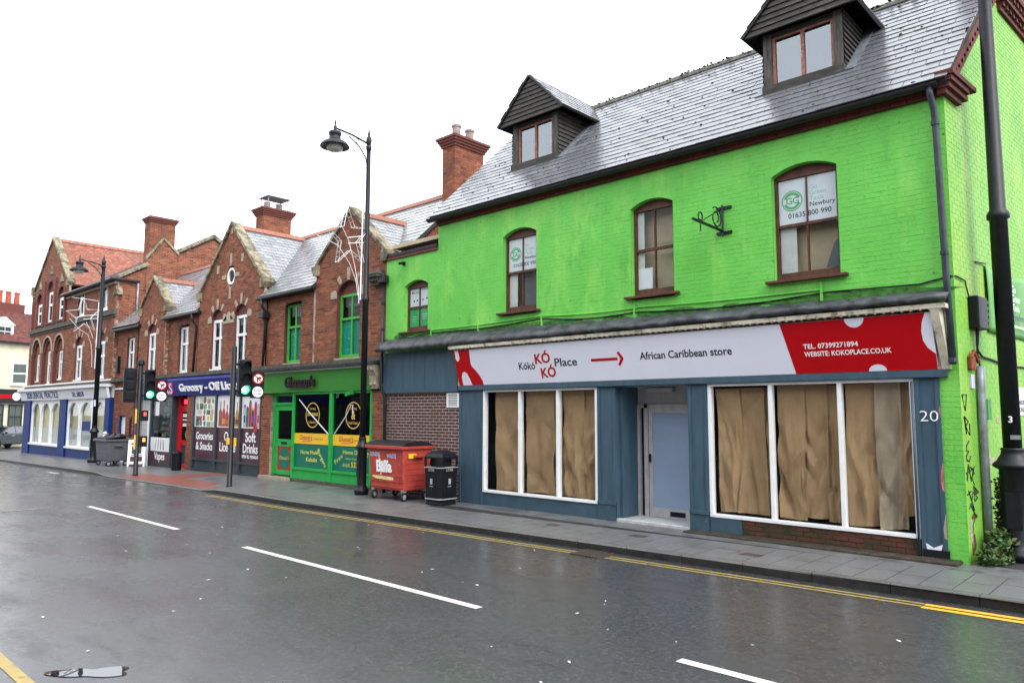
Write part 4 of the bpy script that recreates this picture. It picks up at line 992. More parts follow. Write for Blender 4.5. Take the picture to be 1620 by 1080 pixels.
# end corbel of the party wall
mb = MB(); mb.wbox(-16.2, -15.62, -.30, .0, 5.60, 5.67); mb.wbox(-16.12, -15.66, -.22, .0, 5.50, 5.60); mb.wbox(-16.05, -15.7, -.14, 0, 5.40, 5.50)
cb = mb.build('party_corbel', 'band_stone', kb); MB().add([(-16.22, -.32, 5.67), (-15.60, -.32, 5.67), (-15.60, 0, 5.67), (-16.22, 0, 5.67), (-16.05, -.1, 5.80), (-15.72, -.1, 5.80), (-15.72, 0, 5.84), (-16.05, 0, 5.84)], [(0, 1, 5, 4), (1, 2, 6, 5), (3, 0, 4, 7), (4, 5, 6, 7)]).build('lead_cap', 'lead', cb)
MB().box(F0, -22.0, -15.6, 3.40, 3.5, -.1, .05).build('string_course', 'band_stone', kb)
# fascia
mb = MB().add([(-21.95, -.02, 3.40), (-15.7, -.02, 3.40), (-15.7, -.32, 3.36), (-21.95, -.32, 3.36), (-21.95, -.02, 3.29), (-15.7, -.02, 3.29), (-15.7, -.30, 3.29), (-21.95, -.30, 3.29)], [(0, 1, 2, 3), (3, 2, 6, 7), (4, 5, 6, 7), (0, 3, 7, 4), (1, 5, 6, 2)])
mb.build('shop_cornice', 'lead', kb)
KF = Fr((0, -.06, 2.63), (1, 0, 0), (0, -.09, .61)); kL = .625
ks = thing('kebab_sign', 'plain green fascia sign with raised dark script letters above the kebab shop', 'sign', (-19, -.1, 2.63))
MB().box(KF, -21.93, -16.08, 0, kL, -.05, 0).build('board', 'fascia_green', ks); MB().box(KF, -21.93, -16.08, kL, kL+.035, -.05, .015).build('top_trim', 'white_upvc', ks)
text('Ghassan\'s', KF, -20.25, .17, .05, .30, 'dark_letter', ks, width=1.65, bold=.03, ext=.045, shear=.2)
MB().box(KF, -17.05, -16.85, -.10, -.005, .0, .12).build('sign_lamp', 'bright_green', ks)
# scroll console
mb = MB().poly(right(-15.72), [(-.0, 2.66), (-.10, 2.66), (-.13, 2.8), (-.16, 3.0), (-.24, 3.15), (-.28, 3.28), (0, 3.28)], -.30, 0)
cs = mb.build('console', 'stone_clean', kb)
for x in (-15.97, -15.80):
    for z, r in ((3.18, .07), (2.78, .05)): MB().lathe((x-.05, -.21 if z > 3 else -.11, z), [(r*.6, 0), (r, .01), (r, .09), (r*.6, .10)], 12, (1, 0, 0)).build('scroll', 'stone_clean', cs)
# shopfront
door = MB()
for p in ((-21.36, -21.26, .12, 2.62), (-20.16, -20.05, .1, 2.62), (-21.26, -20.16, 2.26, 2.34), (-21.26, -20.16, 2.54, 2.62)): door.box(F12, *p, -.08, .03)
door = door.build('door', 'bright_green', kb)
lf = MB()
for p in ((-21.25, -21.12, .14, 2.25), (-20.30, -20.17, .14, 2.25), (-21.12, -20.30, .14, .28), (-21.12, -20.30, 1.0, 1.22), (-21.12, -20.30, 2.10, 2.25)): lf.box(F12, *p, -.06, .0)
lf.build('door_leaf', 'bright_green', door)
MB().box(F12, -21.12, -20.3, 1.22, 2.10, -.04, -.03).build('door_glass', 'dark_glass', door); MB().box(F12, -21.26, -20.16, 2.34, 2.54, -.04, -.03).build('fanlight', 'glass', door)
MB().box(F12, -21.12, -20.3, .28, 1.0, -.04, -.02).build('kick_panel', 'panel_red', door)
MB().disc(F12, -20.71, .64, .34, -.02, -.014, 28).build('roundel', 'panel_green', door); text('Ghassan\'s', F12, -20.71, .60, -.013, .12, 'gold', door, width=.55, align='CENTER', ext=.002, shear=.2)
MB().box(F12, -20.88, -20.54, 1.07, 1.14, 0, .012).build('letter_plate', 'black_plastic', door)
MB().poly(flat(0), [(-21.7, -.18), (-20.1, -.18), (-20.1, .2), (-21.5, .2)], -.05, .1).build('door_step', 'stone_clean', kb)
sf = MB()
for p in ((-20.05, -19.98, .1, 2.62), (-18.07, -17.93, .1, 2.62), (-16.14, -16.07, .1, 2.62), (-19.98, -18.07, .36, .43), (-17.93, -16.14, .36, .43), (-19.98, -18.07, 2.57, 2.62), (-17.93, -16.14, 2.57, 2.62)): sf.box(F0, *p, -.1, .02)
sf = sf.build('shopfront_frame', 'bright_green', kb)
MB().box(F0, -19.98, -18.07, .10, .36, -.09, -.01).build('stall_riser', 'bright_green', sf); MB().box(F0, -17.93, -16.14, .10, .36, -.09, -.01).build('stall_riser', 'bright_green', sf)
MB().box(F0, -21.38, -16.07, -.1, .10, -.1, .0).build('plinth', 'band_stone', kb)
for a, b in ((-19.98, -18.07), (-17.93, -16.14)):
    MB().box(F0, a, b, 1.43, 2.57, -.05, -.044).build('pane', 'dark_glass', sf)
    MB().box(F0, a, b, .43, 1.10, -.05, -.04).build('lower_panel', 'panel_green', sf); MB().box(F0, a, b, 1.12, 1.43, -.05, -.038).build('yellow_band', 'yellow', sf); MB().box(F0, a, b, 1.10, 1.12, -.05, -.044).build('clear_strip', 'glass', sf)
    text('Ghassan\'s', F0, a+.3, 1.24, -.037, .14, 'text_red', sf, width=.68, ext=.001, shear=.25, bold=.01); text('Kebab House', F0, a+1.05, 1.25, -.037, .06, 'text_red', sf, width=.5, ext=.001)
    MB().tube([F0.p(a+.42, 1.19, -.036), F0.p(a+.75, 1.20, -.036), F0.p(a+1.0, 1.24, -.036)], .008, 5).build('underline', 'text_red', sf)
text('Home Made', F0, -19.6, .83, -.038, .11, 'pale_yellow', sf, width=.92, bold=.012, ext=.001); text('Kebabs', F0, -19.3, .62, -.038, .12, 'pale_yellow', sf, width=.58, bold=.012, ext=.001)
text('Burgers', F0, -18.72, .94, -.038, .12, 'pale_yellow', sf, width=.62, rot=-.85, bold=.012, ext=.001)
text('Free', F0, -17.78, .60, -.038, .12, 'pale_yellow', sf, width=.42, rot=.55, ext=.001); text('Home Delivery', F0, -17.42, .90, -.038, .12, 'pale_yellow', sf, width=1.2, ext=.001)
text('within 3 miles', F0, -17.3, .76, -.038, .05, 'pale_yellow', sf, width=.6, ext=.001); text('01635', F0, -17.42, .56, -.038, .09, 'pale_yellow', sf, width=.32, ext=.001); text('522252', F0, -17.03, .56, -.038, .14, 'yellow', sf, width=.66, bold=.02, ext=.001)
for cu_, t1, t2 in ((-19.02, 'BEST KEBABS', 'in Newbury'), (-16.98, '&', 'Fresh Kebabs')):
    r_ = MB().ring(F0, cu_, 1.96, .34, .37, 0, 2*math.pi, -.044, -.042, 30); r_.build('window_badge', 'gold', sf)
    text(t1, F0, cu_, 1.94 if len(t1) > 2 else 1.86, -.044, .09 if len(t1) > 2 else .24, 'gold', sf, width=.56 if len(t1) > 2 else .18, align='CENTER', bold=.02, ext=.001)
    text('Serving', F0, cu_, 2.12, -.044, .07, 'gold', sf, width=.3, align='CENTER', ext=.001); text(t2, F0, cu_, 1.72, -.044, .08, 'gold', sf, width=.42, align='CENTER', ext=.001)
MB().box(F0, -17.1, -16.14, 2.22, 2.56, -.06, -.052).build('yellow_notice', 'yellow', sf)
rp = MB().tube([F0.p(-19.75, 2.42, -.03), F0.p(-19.2, 2.05, -.03), F0.p(-18.15, 1.42, -.03)], .014, 6); rp.tube([F0.p(-17.85, 1.45, -.03), F0.p(-17.3, 1.95, -.03), F0.p(-17.08, 2.25, -.03), F0.p(-17.0, 2.25, -.03), F0.p(-17.0, 2.0, -.03)], .014, 6)
tag(rp.build('rope_garland', 'star_white'), 'thin white rope light draped inside the kebab shop windows', 'garland')
# things inside the kebab shop
it = thing('shop_counter', 'blue serving counter and menu board behind kebab shop glass', 'counter', (-18.5, 1.4, 0))
MB().wbox(-20.0, -16.3, 1.3, 1.9, -.05, 1.05).build('counter', 'blue_fascia', it); MB().wbox(-19.9, -16.3, 1.9, 1.96, 1.05, 2.2).build('menu_board', 'blue_fascia', it)
for i in range(5): MB().wbox(-19.4+i*.62, -19.15+i*.62, 1.88, 1.9, 2.0, 2.16).build('menu_picture', 'poster_white', it)

# --- grocery
gs = thing('grocery_shop', 'red brick terrace with a large and a small gable above the blue grocery fascia', 'building', (-28.6, 3, 0))
big = gable_poly(-26.8, -22.05, 3.5, 6.3, 8.55); sml = gable_poly(-32.5, -29.75, 3.5, 6.25, 7.5)
H3, H4, HD = arch(-25.75, -24.88, 3.55, 5.30, .35), arch(-24.02, -23.12, 3.55, 5.32, .36), arch(-31.58, -30.68, 3.5, 5.25, .36)
ov = [(-24.43+.30*math.cos(2*math.pi*i/20), 6.75+.36*math.sin(2*math.pi*i/20)) for i in range(20)]
brickwork(F0, [big, H3, H4, ov], 3.5, 8.55, gs, name='large_gable_wall'); brickwork(F0, [sml, HD], 3.5, 7.5, gs, name='small_gable_wall')
HF, HL = rect(-28.78, -27.9, 3.53, 5.31), rect(-34.12, -33.27, 3.55, 5.25)
brickwork(F12, [rect(-29.75, -26.8, 3.5, 5.70), HF], 3.5, 5.70, gs, name='wing_wall'); brickwork(F12, [rect(-35.4, -32.5, -.3, 5.65), HL, rect(-34.65, -33.9, -.3, 1.85), rect(-33.45, -32.95, .95, 1.75)], -.3, 5.65, gs, name='end_wall')
brickwork(right(-29.75), [rect(.0, .12, 3.5, 6.0)], 3.5, 6.0, gs, name='return_wall')
for fr, a, b, c, d, r, vn in ((F0, -25.75, -24.88, 3.55, 5.65, .35, 3), (F0, -24.02, -23.12, 3.55, 5.68, .36, 3), (F0, -31.58, -30.68, 3.5, 5.61, .36, 3), (F12, -28.78, -27.9, 3.53, 5.31, 0, 0), (F12, -34.12, -33.27, 3.55, 5.25, 0, 0)):
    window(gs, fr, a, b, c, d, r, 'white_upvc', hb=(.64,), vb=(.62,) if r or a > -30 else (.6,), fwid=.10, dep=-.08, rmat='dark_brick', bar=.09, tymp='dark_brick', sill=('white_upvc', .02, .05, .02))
    MB().box(fr, a+.05, b-.05, c+.05, d-r, -.24, -.22).build('net_curtain', 'bin_grey', gs)
    if vn: voussoirs(gs, fr, a, b, d-r, r)
rg = MB().ring(F0, -24.43, 6.75, .22, .30, 0, 2*math.pi, -.10, -.02, 24, 1.0); rg.build('oval_vent_frame', 'white_upvc', gs)
MB().disc(F0, -24.43, 6.75, .30, -.2, -.11, 20).build('oval_vent', 'black_plastic', gs)
for i in range(8): MB().box(F0, -24.43-.17, -24.43+.17, 6.58+i*.045, 6.60+i*.045, -.10, -.06).build('vent_louvre', 'grey_frame', gs)
for a, b, c, d in ((-24.49, -24.37, 7.12, 7.55), (-24.49, -24.37, 5.95, 6.38), (-25.05, -24.76, 6.68, 6.82), (-24.10, -23.82, 6.68, 6.82)): MB().box(F0, a, b, c, d, -.05, .02).build('vent_keystone', 'stone_clean', gs)
for a, c in ((-23.6, 7.15), (-25.4, 6.95), (-24.43, 8.25)): MB().box(F0, a-.08, a+.08, c, c+.28, -.05, .015).build('stone_block', 'stone_clean', gs)
MB().poly(F0, [(-24.85, 5.1), (-24.05, 5.1), (-24.05, 5.2), (-24.45, 5.5), (-24.85, 5.2)], -.05, .02).build('label_stone', 'stone_clean', gs)
coping(gs, F0, -24.425, 8.55, 2.38, 6.3, t=.10); coping(gs, F0, -31.125, 7.5, 1.38, 6.25)
terrace_roof(gs, [(-35.38, 0), (-32.5, 0), (-32.5, tv(.3)), (-29.75, tv(.3)), (-29.75, 0), (-26.8, 0), (-26.8, tv(.3)), (-22.1, tv(.3)), (-22.1, TL), (-35.38, TL)], -35.38, -22.1)
cross_roof(gs, -24.425, 2.3, 8.50, 6.33); cross_roof(gs, -31.125, 1.3, 7.45, 6.25)
gutter(gs, -29.95, -26.6); gutter(gs, -35.3, -32.3, z=5.64)
chimney(gs, -28.4, -27.75, 2.9, 4.15, 8.0, 10.45, corb=4)
for x, y in ((-28.3, 3.2), (-28.3, 3.75)): MB().lathe((x+.22, y, 10.47), [(.13, 0), (.13, .28), (.15, .30), (.10, .30)], 12).build('chimney_pot', 'pot_grey', gs)
cw = MB().wbox(-28.45, -27.65, 3.0, 4.05, 10.95, 10.98)
for x in (-28.35, -27.75):
    for y in (3.08, 3.97): cw.wbox(x-.015, x+.015, y-.015, y+.015, 10.47, 10.95)
cw.build('chimney_cowl', 'galvanised', gs)
MB().wbox(-35.3, -22.1, .9, 5.8, 3.5, 5.7).build('upper_rooms', 'room_dark', gs); MB().wbox(-35.3, -22.1, 1.4, 5.8, -.3, 3.4).build('shop_back_wall', 'room_dark', gs)
MB().box(F0, -35.35, -22.05, 3.36, 3.5, -.2, .08).build('string_course', 'band_stone', gs)
for x, z1 in ((-27.15, 5.66), (-21.98, 5.68)):
    pipe(gs, [(x, -.12, z1), (x, -.1, z1-.25), (x+.02, -.06+.12, z1-.45), (x, .0, 3.5)], .045, 'gutter_black')
MB().wbox(-22.12, -21.82, -.14, .08, 5.05, 5.27).build('hopper_head', 'gutter_black', gs, bevel=.02)
pipe(gs, [(-32.55, -.1, 5.6), (-32.6, .03, 5.4), (-32.62, .04, -.1)], .045, 'gutter_black')
# ground floor
for a_, b_, c_ in ((-32.85, -32.1, 3.36), (-27.48, -26.98, 2.66)): brickwork(F0, [rect(a_, b_, -.25, c_)], -.25, c_, gs, name='shop_pier')
bs = thing('grocery_sign', 'blue fascia sign with white angular letters over the grocery windows', 'sign', (-27, -.2, 2.65))
BF = Fr((0, -.05, 2.65), (1, 0, 0), (0, -.10, .58))
MB().box(BF, -32.0, -22.02, 0, .56, -.05, 0).build('board', 'blue_fascia', bs)
MB().add([(-32.0, -.16, 3.21), (-22.02, -.16, 3.21), (-22.02, -.02, 3.36), (-32.0, -.02, 3.36)], [(0, 1, 2, 3)]).build('top_slope', 'blue_fascia', bs)
text('KS', BF, -29.35, .08, .0, .42, 'pink_letter', bs, width=.75, bold=.05, ext=.02); text('KS', BF, -29.33, .10, .021, .38, 'poster_white', bs, width=.7, bold=.0, ext=.004)
text('Grocery - Off Licence', BF, -28.0, .17, .0, .27, 'white_letter', bs, width=5.2, bold=.03, ext=.03, shear=-.12)
gf_ = MB()
for p in ((-26.98, -26.86, -.2, 2.66), (-25.19, -25.07, -.2, 2.66), (-23.42, -23.30, -.2, 2.66), (-22.02, -21.98, -.15, 2.66)): gf_.box(F0, *p, -.1, .02)
for a, b in ((-26.86, -25.19), (-25.07, -23.42), (-23.30, -22.02)): gf_.box(F0, a, b, .34, .42, -.1, .015); gf_.box(F0, a, b, -.02, .05, -.1, .012); gf_.box(F0, a, b, -.2, -.02, -.1, -.01); gf_.box(F0, a, b, .05, .34, -.1, -.03); gf_.box(F0, a, b, 2.62, 2.66, -.1, .015)
gf_ = gf_.build('shopfront_frame', 'grey_frame', gs)
for k, (a, b, t1, t2, pm_) in enumerate(((-26.86, -25.19, 'Groceries', '& Snacks', 'print_mix'), (-25.07, -23.42, 'Off', 'Licence', 'print_spirit'), (-23.30, -22.02, 'Soft', 'Drinks', 'print_cans'))):
    MB().box(F0, a, b, 1.52, 2.62, -.05, -.03).build('picture_panel', 'poster_white', gf_); MB().box(F0, a, b, .42, 1.52, -.05, -.032).build('text_panel', 'maroon', gf_)
    m_ = (a+b)/2; h_ = .30 if k else .26
    text(t1, F0, m_, 1.08, -.031, h_, 'white_letter', gf_, width=min(1.35, .16*len(t1)+.05), align='CENTER', bold=.02, ext=.002); text(t2, F0, m_, .72, -.031, h_, 'white_letter', gf_, width=min(1.35, .165*len(t2)), align='CENTER', bold=.02, ext=.002)
    pr = MB(); r = random.Random(k+5)
    if k == 0:
        for i in range(5):
            for j in range(5):
                u, v = a+.10+i*.29+r.uniform(-.03, .03), 1.55+j*.2; w_, h = r.uniform(.16, .29), r.uniform(.15, .24)
                if r.random() < .4: pr.disc(F0, u+w_/2, v+h/2, h/2, -.03, -.026+.0005*i, 12)
                else: pr.box(F0, u, u+w_, v, v+h, -.03, -.026+.0005*i)
    else:
        nb = 6; 
        for i in range(nb):
            u = a+.12+i*(b-a-.2)/nb; w_ = (b-a-.3)/nb; h = r.uniform(.55, .95)
            if k == 1:
                pr.poly(F0, [(u, 1.56), (u+w_, 1.56), (u+w_, 1.56+h*.55), (u+w_*.65, 1.56+h*.7), (u+w_*.65, 1.56+h), (u+w_*.35, 1.56+h), (u+w_*.35, 1.56+h*.7), (u, 1.56+h*.55)], -.03, -.026)
                pr.box(F0, u+.02, u+w_-.02, 1.64, 1.64+h*.2, -.026, -.024)
            else:
                pr.box(F0, u, u+w_, 1.56, 1.56+h, -.03, -.026); pr.box(F0, u+.03, u+w_-.03, 1.7, 1.7+h*.35, -.026, -.024); pr.disc(F0, u+w_/2, 1.56+h, w_*.4, -.03, -.0255, 10)
    pr.build('printed_picture', pm_, gf_, kind='stuff')
text('OPEN TILL MIDNIGHT', F0, -22.66, .55, -.031, .10, 'white_letter', gf_, width=1.1, align='CENTER', bold=.02, ext=.002)
MB().disc(F0, -22.35, 1.52, .13, -.025, -.02, 16).build('red_badge', 'panel_red', gf_)
# red door and vape window
rd = MB()
for p in ((-28.82, -28.66, -.1, 2.62), (-27.66, -27.50, -.1, 2.62), (-28.66, -27.66, 2.2, 2.28)): rd.box(front(.25), *p, -.08, .02)
rd = rd.build('red_door', 'red_door', gs); rl = MB()
for p in ((-28.66, -28.52, -.1, 2.2), (-27.80, -27.66, -.1, 2.2), (-28.52, -27.8, -.1, .1), (-28.52, -27.8, .80, .98), (-28.52, -27.8, 2.05, 2.2)): rl.box(front(.25), *p, -.06, -.005)
rl.build('door_leaf', 'red_door', rd); MB().box(front(.25), -28.52, -27.8, .98, 2.05, -.045, -.035).build('door_glass', 'dark_glass', rd); MB().box(front(.25), -28.52, -27.8, .1, .8, -.045, -.03).build('kick_panel', 'grey_frame', rd)
for z0, z1, mt in ((1.85, 1.98, 'poster_white'), (1.5, 1.78, 'poster_white'), (1.62, 1.72, 'maroon')): MB().box(front(.25), -28.48, -27.84, z0, z1, -.034, -.03+.002*(mt == 'maroon')).build('door_notice', mt, rd)
MB().disc(front(.25), -28.05, 1.2, .17, -.034, -.03, 14).build('door_notice', 'film_green', rd); MB().box(front(.25), -28.4, -27.75, 2.34, 2.52, -.03, -.02).build('neon_open_sign', 'neon_red', rd)
vw = MB()
for p in ((-30.95, -30.82, -.15, 2.66), (-28.94, -28.82, -.15, 2.66), (-30.82, -28.94, -.15, .06), (-30.82, -28.94, 2.6, 2.66)): vw.box(F0, *p, -.3, .0)
vw = vw.build('vape_window', 'grey_frame', gs)
MB().box(F0, -30.82, -28.94, .06, .52, -.06, -.03).build('text_panel', 'maroon', vw); MB().box(F0, -30.82, -28.94, .52, 1.05, -.06, -.032).build('picture_panel', 'poster_white', vw); MB().box(F0, -30.82, -28.94, 1.05, 2.6, -.055, -.05).build('pane', 'shop_glass', vw)
text('Vapes', F0, -29.9, .2, -.029, .28, 'white_letter', vw, width=1.0, align='CENTER', bold=.02, ext=.002)
for i in range(4): MB().poly(F0, [(-30.3+i*.27, .58), (-30.34+i*.25, .58), (-30.24+i*.22, .98), (-30.29+i*.22, .98)], -.031, -.028).build('printed_picture', 'shop_goods', vw)
gd = MB(); r = random.Random(3)
for i in range(9):
    for j in range(6):
        h = r.uniform(.1, .22); gd.wbox(-30.75+i*.2, -30.75+i*.2+r.uniform(.1, .19), .35+r.uniform(0, .2), .6, 1.06+j*.25, 1.06+j*.25+h)
gd.wbox(-30.8, -28.95, .62, .66, .5, 2.6); gd.build('window_goods', 'shop_goods', vw)
MB().box(F0, -30.55, -30.2, 1.9, 2.45, -.07, -.062).build('window_notice', 'poster_white', vw)
MB().box(F0, -32.1, -30.95, -.2, 2.66, -.25, -.12).build('lobby_panel', 'recess_white', gs); MB().box(F0, -31.15, -31.05, -.1, 2.1, -.10, .0).build('white_post', 'white_upvc', gs)
# end bay: white door, blue window, meter pipes
ed = MB().box(F12, -34.65, -33.9, -.2, 1.85, -.12, -.10).build('end_door', 'white_upvc', gs)
MB().box(F12, -34.70, -34.60, -.2, 1.88, -.09, .0).build('door_frame', 'dental_blue', ed)
window(gs, F12, -33.45, -32.95, .95, 1.75, 0, 'dental_blue', hb=(.5,), vb=(), fwid=.06, dep=-.06, rmat='dark_brick', pmat='dark_glass', sill=('stone', .06, .07, .05))
MB().box(F12, -35.3, -33.3, 3.02, 3.09, 0, .05).build('white_conduit', 'white_upvc', gs); MB().box(F12, -35.05, -34.85, 3.75, 4.5, 0, .12).build('meter_box', 'black_plastic', gs, bevel=.02)
# ------------------------------------------------------------------ dental practice
dn = thing('dental_practice_building', 'tall red brick gabled building with blue and white dental practice shopfront', 'building', (-42, 3, -.2))
DG = (-48.95, -42.35); dc = -45.5
gbl = [(-48.95, 3.3), (-42.35, 3.3), (-42.35, 8.7), (dc, 11.45), (-48.6, 8.7), (-48.95, 8.7)]
A1 = [arch(c-.80, c+.80, 3.45, 5.25, .80, 14) for c in (-47.5, -45.5, -43.5)]
A2 = [arch(c-.55, c+.55, 6.85, t, .55, 12) for c, t in ((-47.4, 8.05), (-45.45, 8.55), (-43.5, 8.05))]
brickwork(F0, [gbl] + A1 + A2, 3.3, 11.45, dn, name='gable_wall')
FR = front(.16)
hb1 = [rect(c-.42, c+.42, 3.75, 5.25) for c in (-47.5, -45.5, -43.5)]; hb1[1] = rect(-45.92, -45.08, 3.55, 5.35)
brickwork(FR, [rect(-48.9, -42.4, 3.3, 6.3)] + hb1, 3.3, 6.3, dn, name='arch_backing')
for i, c in enumerate((-47.5, -45.5, -43.5)):
    MB().ring(F0, c, 5.25, .80, .90, 0, math.pi, -.16, .03, 16).build('arch_moulding', 'stone_clean', dn)
    MB().ring(F0, c, 5.25, .62, .72, 0, math.pi, -.14, -.06, 16).build('arch_moulding', 'dark_brick', dn)
    reveal(F0, A1[i], dn, 'dark_brick', 0, -.16)
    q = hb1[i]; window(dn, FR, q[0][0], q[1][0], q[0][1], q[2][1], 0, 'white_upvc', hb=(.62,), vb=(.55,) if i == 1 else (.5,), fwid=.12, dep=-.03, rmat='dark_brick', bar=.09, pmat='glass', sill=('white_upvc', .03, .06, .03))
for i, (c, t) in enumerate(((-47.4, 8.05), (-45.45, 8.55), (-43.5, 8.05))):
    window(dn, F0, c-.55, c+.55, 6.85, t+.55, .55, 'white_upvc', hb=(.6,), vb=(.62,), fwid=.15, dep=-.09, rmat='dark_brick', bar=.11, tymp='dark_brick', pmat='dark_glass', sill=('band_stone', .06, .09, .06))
    MB().ring(F0, c, t, .56, .68, 0, math.pi, -.05, .03, 14).build('arch_moulding', 'dark_brick', dn)
for x in (-48.45, -46.4, -44.5, -42.65): MB().box(F0, x-.12, x+.12, 6.7, 8.3 if x in (-48.45, -42.65) else 9.2, -.05, .10).build('buttress', 'dark_brick', dn)
for x, z in ((-47.4, 8.85), (-45.45, 9.5), (-43.5, 8.85)): MB().poly(F0, [(x-.25, z), (x+.25, z), (x+.12, z+.3), (x, z+.5), (x-.12, z+.3)], -.05, .06).build('carved_stone', 'stone', dn)
for z0, z1, d in ((6.42, 6.55, .10), (6.55, 6.64, .06), (3.3, 3.42, .10), (6.3, 6.36, .05)): MB().box(F0, -48.97, -35.38, z0, z1, -.05, d).build('string_course', 'band_stone', dn)
coping(dn, F0, dc, 11.45, 3.12, 8.75, t=.12); MB().box(F0, -48.95, -48.6, 8.7, 9.15, -.3, .1).build('pinnacle', 'stone', dn)
# red tiled roof behind the gable
for sg in (-1, 1):
    A = [Vector((dc+sg*3.3, .2, 8.6)), Vector((dc, .2, 11.42)), Vector((dc, 6.5, 11.42)), Vector((dc+sg*3.3, 6.5, 8.6))]
    nrm = Vector((sg*2.82, 0, 3.3)).normalized(); MB().add(A + [p-nrm*.1 for p in A], [(0, 1, 2, 3), (7, 6, 5, 4), (0, 4, 5, 1), (3, 7, 4, 0), (2, 6, 7, 3)]).build('tiled_roof', 'dark_brick', dn)
    fr = Fr(A[0], (0, 1, 0), A[1]-A[0], nrm); ls = (A[1]-A[0]).length; slates(fr, [rect(0, 6.3, 0, ls)], 0, ls, dn, 'red_tile', .16, .2, name='roof_tile')
y = .3
while y < 6.4: MB().poly(Fr((dc, 0, 11.45), (1, 0, 0), (0, 0, 1), (0, 1, 0)), [(-.16, -.1), (0, .1), (.16, -.1)], y, y+.4).build('ridge_tile', 'red_tile', dn); y += .42
# wing
HW = [arch(-40.75, -39.65, 3.6, 5.3, .42), arch(-37.6, -36.5, 3.6, 5.3, .42), rect(-40.7, -39.7, 6.75, 7.95), rect(-37.6, -36.5, 6.75, 7.95)]
brickwork(F0, [rect(-42.35, -35.4, 3.3, 8.0)] + HW, 3.3, 8.0, dn, name='wing_wall')
for i, (a, b, c, d, r) in enumerate(((-40.75, -39.65, 3.6, 5.72, .42), (-37.6, -36.5, 3.6, 5.72, .42), (-40.7, -39.7, 6.75, 7.95, 0), (-37.6, -36.5, 6.75, 7.95, 0))):
    window(dn, F0, a, b, c, d, r, 'white_upvc', hb=(.62,) if r else (), vb=(.6,), fwid=.13, dep=-.08, rmat='dark_brick', bar=.09, tymp='dark_brick', pmat='glass', sill=('white_upvc', .03, .06, .03))
    if r: voussoirs(dn, F0, a, b, d-r, r)
sidep = [[(0, 3.3), (8.5, 3.3), (8.5, 8.0), (4.3, 10.6), (0, 8.0)]]
brickwork(right(-35.4), sidep, 3.3, 10.6, dn, name='side_wall')
DS = (10.6-8.0)/4.35; DR = Fr((0, -.25, 7.98), (1, 0, 0), (0, 1, DS)); DL = 4.55*math.sqrt(1+DS*DS)
MB().poly(DR, [(-42.5, 0), (-35.32, 0), (-35.32, DL), (-46, DL)], -.1, -.012).build('wing_roof', 'dormer_soffit', dn)
slates(DR, [[(-42.5, 0), (-35.30, 0), (-35.30, DL), (-46.5, DL)]], 0, DL, dn, 'slate', .22, .3, name='wing_slate')
MB().poly(Fr((0, 4.32, 10.72), (1, 0, 0), (0, 1, -DS), (0, DS, 1)), [(-46, 0), (-35.32, 0), (-35.32, 5), (-46, 5)], -.1, 0).build('rear_slope', 'slate', dn)
for (y0, z0), (y1, z1) in (((-.1, 8.05), (1.35, 8.93)), ((2.45, 9.6), (4.3, 10.72)), ((4.3, 10.72), (8.5, 8.2))):
    MB().poly(right(-35.4), [(y0, z0-.08), (y1, z1-.08), (y1, z1+.10), (y0, z0+.10)], -.25, .10).build('verge_coping', 'stone', dn)
MB().lathe((-42.4, -.3, 7.98), [(.06, 0), (.07, .01), (.07, 7.15), (.06, 7.16)], 10, (1, 0, 0)).build('gutter', 'gutter_black', dn); MB().lathe((-35.28, -.3, 7.98), [(.06, 0), (.07, .01), (.07, 1.2), (.06, 1.21)], 10, (0, 1, 0)).build('gutter', 'gutter_black', dn)
MB().box(F0, -42.3, -35.38, 7.80, 7.9, -.05, .12).build('eaves_course', 'stone_clean', dn)
pipe(dn, [(-35.30, .85, 7.9), (-35.3, .85, 6.0)], .05, 'galvanised'); MB().poly(F0, [(-35.75, 7.3), (-35.2, 7.3), (-35.3, 7.55), (-35.47, 7.75), (-35.64, 7.55)], -.2, .05).build('carved_stone', 'stone', dn)
brickwork(right(-35.3), [[(1.2, 5.5), (2.55, 5.5), (2.55, 9.5), (1.88, 10.15), (1.2, 9.1)]], 5.5, 10.15, dn, name='chimney_breast')
for (y0, z0), (y1, z1) in (((1.15, 9.1), (1.88, 10.15)), ((1.88, 10.15), (2.6, 9.5))): MB().poly(right(-35.3), [(y0, z0-.04), (y1, z1-.04), (y1, z1+.1), (y0, z0+.1)], -.2, .06).build('breast_coping', 'stone', dn)
chimney(dn, -36.1, -35.42, 1.3, 2.45, 8.6, 11.15, corb=3)
MB().wbox(-48.9, -35.5, .95, 8.4, 3.3, 8.0).build('upper_rooms', 'room_dark', dn); MB().wbox(-48.9, -35.5, 1.2, 8.4, -.4, 3.3).build('ground_rooms', 'room_dark', dn)
brickwork(Fr((-48.95, 0, 0), (0, 1, 0), (0, 0, 1), (-1, 0, 0)), [rect(0, 8.4, -.4, 8.7)], -.4, 8.7, dn, name='street_end_wall', bl=.45, ch=.15)
